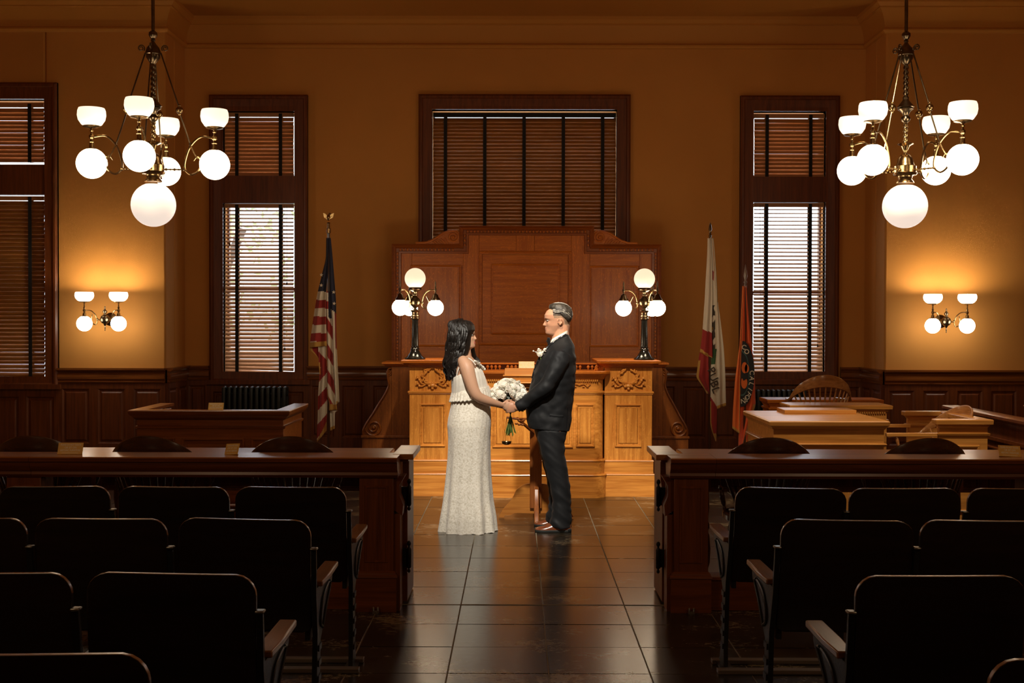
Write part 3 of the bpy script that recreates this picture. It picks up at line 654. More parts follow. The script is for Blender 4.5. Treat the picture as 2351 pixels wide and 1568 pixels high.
# carved scrolls on the shoulders
for s, cx_, in ((1, xc0), (-1, xc1)):
    m_ = MB(); q = lambda u, v: (cx_-s*u, YP-.05, zs_+v)
    poly = [(0, 0), (.46, 0), (.46, .02), (.36, .025), (.28, .06), (.20, .12), (.12, .165), (.04, .165), (0, .13)]
    m_.prism([(cx_-s*u, zs_+v) for u, v in poly], YP-.04, YP+.03)
    m_.tube(spiral((cx_-s*.075, zs_+.09), .062, .012, -s*1.9, PI/2, lambda u, v: (u, YP-.045, v), 40), (.010, .010), 8)
    m_.tube(crom([q(.08, .155), q(.18, .13), q(.27, .07), (cx_-s*.36, YP-.05, zs_+.03), q(.47, .025)], 6), (.012, .012), 8, round_=True)
    for k in range(6):
        m_.tube(crom([q(.13+k*.03, .02), q(.15+k*.035, .05), q(.17+k*.04, .085-k*.013)], 4), (.007, .007), 6)
    m_.ball(q(.075, .09), .015, 10, 8); obj('scroll_ornament', m_, M['oakf'], bp_)

# ------------------------------------------------------------------ judge's bench
YQ = 11.43
jb = thing('judge_bench', "raised golden oak judge's bench with bowed centre and two pedestals", 'bench', (X(1218, YQ), YQ, 0))
def QX(px): return X(px, YQ, 950)
def QZ(py): return Z(py, YQ)
def wreath(cx_, cz, y, par):
    m_ = MB()
    for k in range(46):
        a = math.radians(110+320*k/45); rr = .082+random.uniform(-.012, .012)
        c_ = (cx_+rr*math.cos(a)*1.02, y-.012, cz+.012+rr*math.sin(a)*.88)
        m_.T = Matrix.Translation(c_) @ Matrix.Rotation(-(a+PI/2+random.uniform(-.9, .9)), 4, 'Y'); m_.ball((0, 0, 0), (.021, .010, .009), 8, 5)
    m_.T = None
    for s in (-1, 1):
        for zz, bb in ((.0, .02), (-.055, -.02)):
            m_.tube(crom([(cx_+s*.06, y-.008, cz-.06), (cx_+s*.10, y-.012, cz-.05+zz*.5), (cx_+s*.125, y-.012, cz-.01+zz), (cx_+s*.14, y-.012, cz+.015+zz), (cx_+s*.15, y-.01, cz-.01+zz)], 4), (.007, .007), 6, round_=True)
            m_.ball((cx_+s*.135, y-.012, cz+zz), .012, 8, 6); m_.ball((cx_+s*.12, y-.012, cz+zz-.02), .012, 8, 6)
    m_.ball((cx_, y-.014, cz-.07), (.03, .016, .02), 12, 8); m_.ball((cx_, y-.014, cz-.095), .014, 8, 6); m_.ball((cx_-.03, y-.012, cz-.075), .014, 8, 6); m_.ball((cx_+.03, y-.012, cz-.075), .014, 8, 6)
    return obj('wreath_carving', m_, M['oak'], par)
for s, (a, b) in ((-1, (940, 1046)), (1, (1388, 1497))):
    x0, x1 = QX(a), QX(b); m_ = MB(); D = .75
    m_.box(x0, x1, YQ, YQ+D, 0.3, 1.225)
    pd = obj('pedestal', m_, M['oakz'], jb, bevel=.003)
    for (z0, z1, o) in ((0, QZ(1086), .022), (QZ(1086), QZ(1055), .012)):
        m_ = MB(); m_.rings([[(x0-o_, YQ-o_, z), (x1+o_, YQ-o_, z), (x1+o_, YQ+D, z), (x0-o_, YQ+D, z)] for z, o_ in [(z0, o), (z1-.02, o), (z1-.012, o+.006), (z1-.004, o+.002), (z1, o-.008)]])
        obj('plinth', m_, M['oak'], pd)
    m_ = MB(); m_.rings([[(x0-o_, YQ-o_, z), (x1+o_, YQ-o_, z), (x1+o_, YQ+D, z), (x0-o_, YQ+D, z)] for z, o_ in [(1.185, .0), (1.19, .012), (1.205, .018), (1.21, .04), (1.222, .055), (1.226, .07), (1.248, .075), (1.252, .07)]])
    obj('cap', m_, M['oakf'], pd, bevel=.002)
    m_ = MB(); zz = QZ(905); m_.rings([[(x0-o_, YQ-o_, z), (x1+o_, YQ-o_, z), (x1+o_, YQ+D, z), (x0-o_, YQ+D, z)] for z, o_ in [(zz-.004, 0), (zz, .008), (zz+.008, .006), (zz+.012, .014), (zz+.026, .014), (zz+.03, 0)]]); obj('string_moulding', m_, M['oak'], pd)
    m_ = MB(); px0, px1 = x0+.095, x1-.095; m_.mould(px0, px1, QZ(1026), QZ(927), YQ, [(0, 0), (.004, .014), (.012, .014), (.018, .004), (.03, -.008), (.036, .004), (.038, .004)]); obj('panel_moulding', m_, M['oak'], pd)
    m_ = MB(); m_.box(px0+.036, px1-.036, YQ-.004, YQ+.01, QZ(1026)+.036, QZ(927)-.036); obj('panel', m_, M['oakz'], pd)
    wreath((x0+x1)/2, QZ(868), YQ, pd)
# bowed centre
cx0, cx1 = X(1049, 11.34, 950), X(1386, 11.34, 950)
def bow(o, rr=.10, y0=11.34, yb=12.1):
    r_ = rr+o; out = [(cx0-o, yb)]
    for k in range(9): a = PI+PI/2*k/8; out.append((cx0+rr+r_*math.cos(a), y0+rr+r_*math.sin(a)))
    for k in range(9): a = 1.5*PI+PI/2*k/8; out.append((cx1-rr+r_*math.cos(a), y0+rr+r_*math.sin(a)))
    out.append((cx1+o, yb)); return out
def bowsolid(pr): 
    m = MB(); m.rings([[(x, y, z) for x, y in bow(o)] for o, z in pr]); return m
def CZ(py): return Z(py, 11.34)
ct = obj('bowed_front', bowsolid([(0, .3), (0, 1.10)]), M['oak'], jb)
for z0, z1, o in ((0, CZ(1088), .03), (CZ(1088), CZ(1055), .015)):
    obj('plinth', bowsolid([(o, z0), (o, z1-.022), (o+.008, z1-.012), (o+.003, z1-.003), (o-.008, z1)]), M['oak'], ct)
zz = CZ(905); obj('string_moulding', bowsolid([(0, zz-.004), (.008, zz), (.006, zz+.008), (.014, zz+.012), (.014, zz+.026), (0, zz+.03)]), M['oak'], ct)
obj('desk_slab', bowsolid([(0, 1.075), (.01, 1.08), (.02, 1.10), (.026, 1.105), (.05, 1.125), (.056, 1.128), (.065, 1.135), (.065, 1.152), (.058, 1.158)]), M['oakf'], ct)
m_ = MB(); n_ = 70
for k in range(n_):
    x = cx0+.06+(cx1-cx0-.12)*k/(n_-1); m_.box(x-.0065, x+.0065, 11.34-.018, 11.345, 1.062, 1.08)
obj('dentils', m_, M['oak'], ct, kind='stuff')
def cpanel(px0, px1, py0, py1):
    x0, x1 = X(px0, 11.34, 970), X(px1, 11.34, 970); m = MB(); m.mould(x0, x1, CZ(py1), CZ(py0), 11.34, [(0, 0), (.004, .014), (.012, .014), (.018, .004), (.03, -.008), (.036, .004), (.038, .004)]); obj('panel_moulding', m, M['oak'], ct)
    m = MB(); m.box(x0+.036, x1-.036, 11.336, 11.35, CZ(py1)+.036, CZ(py0)-.036); obj('panel', m, M['oakz'], ct)
cpanel(1066, 1112, 927, 1026); cpanel(1130, 1226, 918, 1028); cpanel(1238, 1316, 918, 1028); cpanel(1322, 1366, 927, 1026)
m_ = MB()
for px in (1165, 1280, 1330): 
    x = X(px, 11.34, 880); z = CZ(884)
    for s in (-1, 1):
        m_.tube(crom([(x, 11.33, z), (x+s*.04, 11.325, z+.012), (x+s*.07, 11.325, z-.006), (x+s*.10, 11.33, z+.008)], 4), (.005, .005), 6, round_=True)
        for k in range(5): m_.ball((x+s*(.02+.018*k), 11.328, z+.012*(-1)**k), (.012, .007, .006), 8, 5)
obj('leaf_carving', m_, M['oak'], ct)
# little spindle gallery on the desk
yg = 11.50; m_ = MB(); m_.box(cx0+.06, cx1-.02, yg-.02, yg+.02, 1.212, 1.226); m_.box(cx0+.06, cx1-.02, yg-.016, yg+.016, 1.158, 1.164)
gal = obj('gallery_rail', m_, M['oakf'], jb, bevel=.002)
sp = MB(); sp.lathe([(.006, 0), (.006, .008), (.014, .02), (.016, .028), (.012, .038), (.006, .044), (.006, .05)], n=10); sp_me = mesh_of(sp, M['oakf'])
x = cx0+.09; k = 0
while x < cx1-.05:
    inst(sp_me, 'spindle', gal, (x, yg, 1.163)); x += .037 if (k % 4) != 3 else .075; k += 1
m_ = MB(); m_.box(cx0+.06, cx1-.02, yg+.03, yg+.05, 1.158, 1.235); obj('gallery_board', m_, M['red'], gal)
for s, xx_ in ((1, cx0+.0), (-1, cx1-.0)):
    m_ = MB(); m_.tube(spiral((xx_+s*.05, 1.185), .026, .006, s*1.6, -PI/2, lambda u, v: (u, 11.44, v), 30), (.007, .012), 8); m_.prism([(xx_, 1.158), (xx_+s*.09, 1.158), (xx_+s*.08, 1.17), (xx_+s*.03, 1.225), (xx_, 1.235)], 11.44, 11.47); obj('scroll_corbel', m_, M['oakf'], jb)
# bench body and platform sides with scrolled brackets
m_ = MB(); m_.box(QX(960), QX(1480), YQ+.5, 12.3, .3, 1.1); obj('carcass', m_, M['oakf'], jb)
YS = 12.35; OAKD = wood('shade_tinted_oak', (0.16, 0.045, 0.007), (0.30, 0.09, 0.013), 0.4, 'z', 0.9, 0.4, 0.06)  # side wings: dimness outside the spotlight put into a darker oak colour
for s, (pe, pi_, pm, pcap0, pcap1) in ((-1, (832, 945, 899, 888, 950)), (1, (1580, 1490, 1521, 1480, 1524))):
    gx = lambda p: X(p, YS, 950); gz = lambda q: Z(q, YS)
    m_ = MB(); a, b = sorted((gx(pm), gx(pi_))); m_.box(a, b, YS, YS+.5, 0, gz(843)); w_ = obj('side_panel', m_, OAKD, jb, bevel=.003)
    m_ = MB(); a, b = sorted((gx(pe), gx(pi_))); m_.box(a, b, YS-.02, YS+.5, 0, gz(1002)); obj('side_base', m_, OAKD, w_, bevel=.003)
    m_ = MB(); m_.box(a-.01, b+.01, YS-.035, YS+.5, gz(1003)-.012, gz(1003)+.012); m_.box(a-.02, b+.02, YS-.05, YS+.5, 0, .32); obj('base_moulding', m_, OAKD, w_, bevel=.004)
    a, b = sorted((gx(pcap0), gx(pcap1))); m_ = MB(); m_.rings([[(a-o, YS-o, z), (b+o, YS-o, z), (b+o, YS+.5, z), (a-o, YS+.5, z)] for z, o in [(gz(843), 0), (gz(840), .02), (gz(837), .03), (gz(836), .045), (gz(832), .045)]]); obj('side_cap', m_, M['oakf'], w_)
    # bracket outline, scroll at the bottom
    xm = gx(pm); dx = (gx(pe)-xm)
    f = lambda u, v: (xm+dx*u, gz(v))
    pts = [f(0, 846), f(.12, 850), f(.14, 868), f(.10, 885), f(.22, 905), f(.45, 930), f(.68, 955), f(.88, 975), f(.98, 990), f(.97, 1003)]
    cur = [(p_[0], p_[2]) for p_ in crom([(q_[0], 0, q_[1]) for q_ in pts], 4)]
    m_ = MB(); poly = cur+[f(0, 1003)]
    cxm = f(0, 1003)
    # fan strips so the concave outline stays clean
    for i in range(len(cur)-1):
        a_, b_ = cur[i], cur[i+1]
        m_.prism([(xm, a_[1]), a_, b_, (xm, b_[1])], YS+.02, YS+.08)
    obj('scroll_bracket', m_, OAKD, w_, smooth=0)
    m_ = MB(); m_.tube([(p_[0], YS+.03, p_[1]) for p_ in cur], (.013, .035), 8); 
    c_ = f(.62, 983); m_.tube(spiral((c_[0]+0, c_[1]), .085, .02, -s*1.7, -PI/2*0+(0 if s > 0 else PI), lambda u, v: (u, YS+.02, v), 44), (.012, .02), 8)
    m_.ball((c_[0], YS+.02, c_[1]), .02, 10, 8)
    c_ = f(.10, 856); m_.tube(spiral(c_, .03, .008, s*1.5, 0, lambda u, v: (u, YS+.02, v), 24), (.007, .012), 6)
    obj('volute', m_, OAKD, w_)
# ------------------------------------------------------------------ notice cards
def card(px, py_b, Y, wpx, hpx, z, rot, label, tilt=-24):
    k = Y/F; w_, h_ = wpx*k, hpx*k; x = X(px, Y, py_b)
    m_ = MB(); m_.box(-w_/2, w_/2, 0, .0015, 0, h_); m_.box(-w_/2, w_/2, 0, .03, 0, .0015)
    o = obj('notice_card', m_, M['card'], smooth=0); o.location = (x, Y, z+.0005); o.rotation_euler = (math.radians(tilt), math.radians(rot[0]), math.radians(rot[1]))
    tag(o, label, 'sign', 'gold notice cards on the historic furniture')
    L = [('PLEASE DO NOT TOUCH', .84), ('OR SIT ON', .60), ('HISTORIC FURNITURE', .36)]
    t = MB()
    for s_, f_ in L:
        vs, fs = text_mb(s_, h_*.20); wd = max(v.x for v in vs)-min(v.x for v in vs); q = min(1.0, w_*.80/wd)
        t.add([(v.x*q, -.0006-v.z, v.y*1.15+h_*(f_-.10)) for v in vs], fs)
    t.box(-w_*.33, w_*.33, -.0008, 0, h_*.10, h_*.13)
    obj('lettering', t, M['ink'], o, smooth=0, recalc=False)
    return o
# ------------------------------------------------------------------ bar rail, gates
ZR = .857; YF0, YF1 = 6.80, 7.06
def bar(x0, x1, side, label, seams):
    """side -1: aisle end at x1 ; +1: aisle end at x0"""
    r = thing('bar_rail', label, 'railing', ((x0+x1)/2, 6.95, 0), 'dark wooden bar rails across the courtroom')
    m_ = MB(); s0, s1 = x0, x1
    pr = [(YF0+.04, ZR-.115), (YF0+.03, ZR-.10), (YF0+.035, ZR-.085), (YF0+.012, ZR-.06), (YF0+.006, ZR-.03), (YF0-.004, ZR-.026), (YF0-.006, ZR-.006), (YF0, ZR), (YF1, ZR), (YF1+.005, ZR-.02), (YF1-.02, ZR-.04), (YF1-.04, ZR-.115)]
    cuts = sorted([x0, x1]+seams)
    for a, b in zip(cuts[:-1], cuts[1:]):
        m_ = MB(); m_.rings([[(a+.0008, y, z) for y, z in pr], [(b-.0008, y, z) for y, z in pr]]); tr = obj('top_rail', m_, [M['railtop'], M['red']], r)
        for p_ in tr.data.polygons:
            if p_.center.z < ZR-.012: p_.material_index = 1
    ax = x1 if side < 0 else x0
    posts = [ax+side*.12]+[ax+side*(.12+1.95*k) for k in (1, 2) if abs(ax+side*(.12+1.95*k)) < 4.6]
    for k, pxc in enumerate(posts):
        hw = .095; m_ = MB(); m_.box(pxc-hw, pxc+hw, YF0+.05, YF0+.24, .22, ZR-.11); p_ = obj('post', m_, M['redz'], r, bevel=.004)
        m_ = MB(); m_.rings([[(pxc-hw-o, YF0+.05-o, z), (pxc+hw+o, YF0+.05-o, z), (pxc+hw+o, YF0+.24+o, z), (pxc-hw-o, YF0+.24+o, z)] for z, o in [(0, .016), (.185, .016), (.19, .022), (.20, .02), (.205, .014), (.215, .012), (.225, 0)]]); obj('post_base', m_, M['red'], p_)
        m_ = MB(); m_.mould(pxc-hw+.03, pxc+hw-.03, .27, ZR-.16, YF0+.05, [(0, 0), (.003, .004), (.012, .004), (.016, -.004)]); obj('panel_moulding', m_, M['redz'], p_)
        if k == 0:
            e = pxc-side*hw
            m_ = MB(); m_.prism([(e, ZR-.11), (e-side*.0, ZR-.30), (e-side*.045, ZR-.33), (e-side*.05, ZR-.27), (e-side*.03, ZR-.22), (e-side*.03, ZR-.16), (e-side*.06, ZR-.11)], YF0+.08, YF0+.20)
            m_.box(min(e, e-side*.035), max(e, e-side*.035), YF0+.07, YF0+.20, 0, ZR-.32); obj('corner_bracket', m_, M['redz'], p_)
            m_ = MB(); m_.box(pxc-.018, pxc+.018, YF0+.02, YF0+.035, 0, .012)
            for s in (-1, 1): m_.lathe([(.005, .012), (.007, .03), (.003, .034)], (pxc+s*.012, YF0+.015, 0), 8)
            obj('floor_bolt', m_, M['steel'], p_)
    m_ = MB(); m_.box(x0+.02, x1-.02, YF0+.09, YF0+.20, 0.0, .17); m_.box(x0+.02, x1-.02, YF0+.08, YF0+.21, .17, .19); obj('bottom_rail', m_, M['red'], r, bevel=.004)
    return r
M['ws'] = wood('witness_stand_wood', (0.20, 0.058, 0.010), (0.38, 0.12, 0.024), 0.3, 'x')
M['railtop'] = wood('worn_rail_top', (0.24, 0.08, 0.013), (0.44, 0.165, 0.032), 0.34, 'x', 1.0, 0, 0.25)
xe0 = X(912, YF0, 1045); xe1 = X(1540, YF0, 1045)
bar(-4.6, xe0, -1, 'left dark wooden bar rail carrying two notice cards, behind the left seats', [X(66, YF0, 1050)])
bar(xe1, 4.6, 1, 'right dark wooden bar rail carrying one notice card, behind the right seats', [X(1645, YF0, 1050)])
def gate(px, side, label, capx):
    x = X(px, 7.05, 1200); r = thing('swing_gate', label, 'gate', (x, 7.05, 0), 'swing gates standing open beside the aisle')
    m_ = MB(); t = .019; y0, y1 = 7.03, 7.46
    m_.box(x-t, x+t, y0+.02, y1, .0+.012, ZR-.24)
    m_.prism([(y0+.02, ZR-.24), (y0+.05, ZR-.2), (y0+.10, ZR-.17), (y0+.12, ZR-.13), (y0+.12, ZR-.03), (y1, ZR-.03), (y1, ZR-.24)], x-t, x+t, 'x')
    obj('gate_panel', m_, M['redz'], r, bevel=.003)
    a, b = sorted((X(capx[0], 7.0, 1050), X(capx[1], 7.0, 1050)))
    m_ = MB(); m_.box(a, b, y0-.06, y1+.02, ZR-.03, ZR+.002); m_.box(a+.03, b-.03, y0-.03, y1, ZR-.045, ZR-.03); obj('gate_cap', m_, M['railtop'], r, bevel=.004)
    for zc in (Z(1140, 7.0), Z(1283, 7.0)):
        m_ = MB(); s = .04
        m_.box(x-.045, x+.03, y0-.01, y0+.02, zc-.05, zc+.05)
        for xo in (-.045, .03):
            m_.lathe([(.010, -.056), (.013, -.05), (.013, .05), (.010, .056), (.006, .062), (.006, .068), (.011, .076), (.012, .084), (.008, .094), (.001, .098)], (x-side*0+xo, y0-.012, zc), 12)
            m_.lathe([(.001, -.085), (.009, -.078), (.009, -.07), (.005, -.06), (.01, -.055)], (x+xo, y0-.012, zc), 12)
        obj('hinge', m_, M['iron'], r)
gate(928, -1, 'left open swing gate with black hinges beside the aisle', (902, 950)); gate(1528, 1, 'right open swing gate with black hinges beside the aisle', (1505, 1560))
card(160, 1044, 6.93, 57, 28, ZR, (0, 2), 'gold notice card nearest the left edge, lying upright on the left bar rail')
card(530, 1044, 6.93, 38, 27, ZR, (-4, -25), 'gold notice card turned askew on the left bar rail between two chairs')
card(2320, 1050, 6.93, 52, 27, ZR, (3, 3), 'gold notice card at the far right on the right bar rail')
card(1209, 851, 11.395, 36, 22, 1.16, (0, 0), 'gold notice card standing on the judge bench before the spindles')

M['edgew'] = wood('worn_seat_edge', (0.12, 0.05, 0.018), (0.26, 0.12, 0.045), 0.3, 'x', 1.0, 0, 0.4)
M['bracket'] = plain('dull_steel', (0.16, 0.15, 0.13), 0.35, 0.9, bump=0.1)
M['batten'] = wood('grey_batten', (0.05, 0.036, 0.026), (0.16, 0.12, 0.09), 0.5, 'x')
# ------------------------------------------------------------------ theatre seats
def back_mb(w_=.505, z0=.405, z1=.85, skew=0):
    m = MB(); nx, r = 22, .065; cols = []
    th = .009
    def top(x):
        u = abs(x)/(w_/2); e = w_/2-abs(x)
        z = z1-.004+.006*u*u-skew*x
        if e < r: z -= r-math.sqrt(max(0, r*r-(r-e)**2))
        return z
    def low(x):
        e = w_/2-abs(x); rr = .03
        return z0+(rr-math.sqrt(max(0, rr*rr-(rr-e)**2)) if e < rr else 0)
    xs = [-w_/2*math.cos(PI*i/nx) for i in range(nx+1)]
    for sgn in (-1, 1):
        for x in xs:
            zt, zb = top(x), low(x)
            for j in range(9):
                t = j/8; z = zb+(zt-zb)*t
                y = .02*(1-(x/(w_/2))**2)*1.0-(z-.42)*.17+.03*(t-.5)**2*4*.4
                m.v.append(Vector((x, y+sgn*th, z)))
    N = (nx+1)*9
    for s_ in (0, 1):
        for i in range(nx):
            for j in range(8):
                a = s_*N+i*9+j; q = (a, a+9, a+10, a+1); m.f.append(q if s_ == 0 else q[::-1]); m.m.append(0)
    def edge(seq):
        for a, b in zip(seq[:-1], seq[1:]): m.f.append((a, b, b+N, a+N)); m.m.append(0)
    edge([i*9+8 for i in range(nx+1)]); m.m[-nx:] = [1]*nx; edge([i*9 for i in range(nx+1)]); edge(list(range(9))); edge([nx*9+j for j in range(9)])
    return m
def seat(sx, arm):
    """theatre seat facing +Y, back towards the camera; sx: side of its standard, arm: aisle end"""
    r = thing('theatre_seat', '', 'seat', (0, 0, 0), None)
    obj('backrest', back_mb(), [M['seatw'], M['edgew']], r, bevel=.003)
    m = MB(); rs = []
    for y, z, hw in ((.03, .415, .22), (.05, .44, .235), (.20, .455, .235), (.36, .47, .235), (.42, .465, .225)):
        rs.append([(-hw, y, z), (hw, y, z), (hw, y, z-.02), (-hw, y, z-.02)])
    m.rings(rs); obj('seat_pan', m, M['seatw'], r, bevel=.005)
    m = MB(); m.box(-.22, .22, .06, .36, .425, .437)
    for s in (-1, 1): m.box(s*.235-.01, s*.235+.01, .02, .10, .37, .45)
    obj('seat_hinge', m, M['iron'], r)
    def standard(x, arm, nm):
        m = MB(); t = .010
        m.prism([(.0, .0), (.16, 0), (.12, .03), (.09, .10), (.085, .36), (.20, .44), (.36, .54), (.38, .585), (-.03, .585), (-.06, .74), (-.075, .74), (-.05, .56), (.005, .40), (.015, .08)][::1], x-t, x+t, 'x')
        o = obj(nm, m, M['iron'], r)
        m = MB(); m.box(x-.014, x+.014, -.082, -.045, .738, .747); obj('bracket', m, M['bracket'], o, bevel=.004)
        m = MB(); m.box(x-.028, x+.028, -.03, .10, 0, .012); obj('foot', m, M['iron'], o)
        if arm:
            s = arm; w0 = .032
            m = MB(); m.prism([(x-w0*.8, .0), (x+w0*.8, .0), (x+w0, .16), (x+w0*.9, .40), (x-w0*.9, .40), (x-w0, .16)], .585, .608, 'z'); obj('armrest', m, M['armw'], o, bevel=.005)
            # cast relief on the outside of the end standard
            xo = x+s*.012
            for z in (.10, .16, .22, .28, .34): m = MB(); m.box(xo-.004, xo+.004, .02, .08, z-.012, z+.012); obj('rib', m, M['iron'], o)
            m = MB()
            m.tube(crom([(xo, .12, .40), (xo, .20, .47), (xo, .30, .54), (xo, .22, .55), (xo, .10, .52), (xo, .05, .44), (xo, .12, .40)], 4), (.006, .006), 6)
            obj('relief', m, M['iron'], o)
    standard(sx*.2665, sx if arm else 0, 'standard')
    return r
SP = .5335
PR = {(s, e): seat(-s, e) for s in (-1, 1) for e in (0, 1)}
used = set()
ROWN = ['front row', 'second row', 'third row', 'nearest row']
COLN = ['on the aisle', 'second from the aisle', 'third from the aisle']
rows = {-1: [(5.70, -.778, 3, (.2, .3, -.4), .0), (4.78, -.800, 3, (1.2, .2, 0), 0.0), (3.75, -.788, 2, (.9, -.3), 0.0), (2.83, -.811, 1, (-.8,), 0.004)],
        1: [(5.70, .978, 3, (1.1, -.2, .1), .002), (4.78, .993, 2, (.9, .5), .002), (3.75, 1.011, 1, (-.2,), .0), (2.83, 1.056, 1, (0,), 0)]}
for s_ in (-1, 1):
    for ri, (y, ax, n, rots, dz) in enumerate(rows[s_]):
        for k in range(n):
            key = (s_, 1 if k == 0 else 0); src = PR[key]
            lb = 'dark wooden theatre seat of the %s block, %s, %s' % ('left' if s_ < 0 else 'right', ROWN[ri], COLN[k])
            if s_ < 0 and ri == 3: lb = 'dark wooden theatre seat cut by the bottom left of the picture'
            if s_ > 0 and ri == 3: lb = 'dark wooden theatre seat whose curved corner shows at the bottom right of the picture'
            o = src if key not in used else dup(src); used.add(key)
            o.location = (ax+s_*(.2525+k*SP), y, dz); o.rotation_euler = (0, math.radians(rots[k]), 0)
            o['label'] = lb; o['category'] = 'seat'; o['group'] = 'tip-up theatre seats of the '+('left' if s_ < 0 else 'right')+' block'
for s_ in (-1, 1):
    for ri, (y, ax, n, rots, dz) in enumerate(rows[s_]):
        if ri > 1: continue
        for q, yy in enumerate((y-.03, y+.14)):
            m = MB(); a, b = sorted((ax-s_*.06, ax+s_*2.4)); m.box(a, b, yy-.035, yy+.015, .0008, .020)
            tag(obj('floor_batten', m, M['batten'], bevel=.002), '%s wooden strip under the %s of the %s seat block' % (('near', 'far')[q], ROWN[ri], 'left' if s_ < 0 else 'right'), 'strip', 'wooden floor strips under the theatre seats')
# ------------------------------------------------------------------ armchairs
def turned(m, p0, p1, r, n=10):
    p0 = Vector(p0); p1 = Vector(p1); d = p1-p0
    pr = [(.55, 0), (.75, .08), (.5, .12), (.9, .2), (1, .35), (.8, .5), (.5, .54), (.95, .60), (.5, .66), (.8, .8), (.65, 1)]
    T = Matrix.Translation(p0) @ Vector((0, 0, 1)).rotation_difference(d.normalized()).to_matrix().to_4x4()
    old = m.T; m.T = T if old is None else old @ T
    m.lathe([(r*a, b*d.length) for a, b in pr], n=n); m.T = old
def armchair(mat, spind=13):
    r = thing('bow_back_armchair', '', 'chair', (0, 0, 0), None)
    m = MB(); rs = []
    for z, q in ((.425, .94), (.44, 1.0), (.462, 1.0), (.468, .97), (.460, .86), (.455, .5), (.457, .1)):
        ring = []
        for i in range(28):
            a = 2*PI*i/28; c, s_ = math.cos(a), math.sin(a); ex = 2/2.8
            ring.append((.245*q*math.copysign(abs(c)**ex, c), .02+.225*q*math.copysign(abs(s_)**ex, s_), z))
        rs.append(ring)
    m.rings(rs); obj('seat', m, mat, r)
    # crest band sweeping down into the arms
    def crest(t):
        a = t*math.radians(118); x = .285*math.sin(a); y = -.265*math.cos(a)
        if abs(t) > .75: y = y+(abs(t)-.75)*.55; x *= 1-(abs(t)-.75)*.15
        zz = .90-.0*t if 0 else .69+.195*math.cos(min(1, abs(t)/.74)*PI/2)**.95 if abs(t) < .74 else .69
        return Vector((x, y, zz))
    N = 48; m = MB(); rs = []
    for i in range(N+1):
        t = -1+2*i/N; p_ = crest(t); q = crest(min(1, t+.02))-crest(max(-1, t-.02)); q.z = 0; q.normalize(); nrm = Vector((-q.y, q.x, 0))
        u = min(1, abs(t)/.74); hh = .045*(1-u*u)+.013; tt = .010+.02*(max(0, abs(t)-.6))*1.3
        if abs(t) > .74: hh = .013; tt = .024
        ring = []
        for k in range(12):
            a = 2*PI*k/12; c, s_ = math.cos(a), math.sin(a)
            ring.append(p_+nrm*(tt*math.copysign(abs(c)**.6, c))+Vector((0, 0, hh*math.copysign(abs(s_)**.7, s_))))
        rs.append(ring)
    m.rings(rs); obj('bow_back', m, mat, r)
    for i in range(spind):
        t = (-.5+i/(spind-1))*1.16; p1 = crest(t); s_ = t*1.1
        p0 = Vector((.20*math.sin(s_*1.35), -.175*math.cos(s_*.9)+.01, .455)); m = MB()
        m.tube([p0, p0.lerp(p1, .5), Vector((p1.x, p1.y, p1.z-.005))], [(.008, .008), (.0095, .0095), (.0065, .0065)], 7, (1, 0, 0)); obj('spindle', m, mat, r)
    for s_ in (-1, 1):
        m = MB(); p1 = crest(s_*.93); turned(m, (s_*.215, p1.y-.03, .455), (p1.x, p1.y, .685), .017); obj('arm_post', m, mat, r)
    for sx in (-1, 1):
        for sy in (-1, 1):
            m = MB(); turned(m, (sx*.235, .02+sy*.215, 0), (sx*.165, .02+sy*.15, .435), .021); obj('leg', m, mat, r)
    m = MB()
    for s_ in (-1, 1): m.tube([(s_*.212, -.175, .15), (s_*.212, .21, .15)], (.010, .010), 7)
    m.tube([(-.21, .02, .15), (.21, .02, .15)], (.010, .010), 7); m.tube([(-.215, .205, .2), (.215, .205, .2)], (.010, .010), 7); obj('stretcher', m, mat, r)
    return r
ac = armchair(M['chair']); YC = 7.40
G1 = 'dark bow-back armchairs at the counsel tables'
spots = [(65, 'dark bow-back armchair behind the left bar rail, at the left edge of the picture'), (341, 'dark bow-back armchair behind the left bar rail, between the two notice cards'), (659, 'dark bow-back armchair behind the left bar rail, nearest the aisle'),
         (1777, 'dark bow-back armchair behind the right bar rail, nearest the aisle'), (2135, 'dark bow-back armchair behind the right bar rail, beside the far right notice card')]
for i, (px, lb) in enumerate(spots):
    o = ac if i == 0 else dup(ac)
    o.location = (X(px, YC-.26, 1030), YC, 0.0); o.rotation_euler = (0, 0, math.radians([2, -3, 4, -3, 2][i])); o['label'] = lb; o['group'] = G1
oc = armchair(M['chair_oak']); yc = 11.95; oc.location = (X(1896, 11.7, 900), yc, .17+.0); oc['label'] = 'golden oak bow-back armchair with fanned spindles behind the clerk desk'; oc['group'] = 'golden oak bow-back armchairs'
o = dup(oc, (X(2152, 9.6, 970), 9.65, 0.02), math.radians(100), 'golden oak armchair seen from the side, inside the small box desk'); 
# low platform under the far oak chair
m = MB(); m.box(2.2, 7.4, 11.35, 12.9, 0, .17); m.box(2.18, 7.4, 11.33, 12.9, .15, .17); struct('trim_40', m, M['red'], bevel=.004)
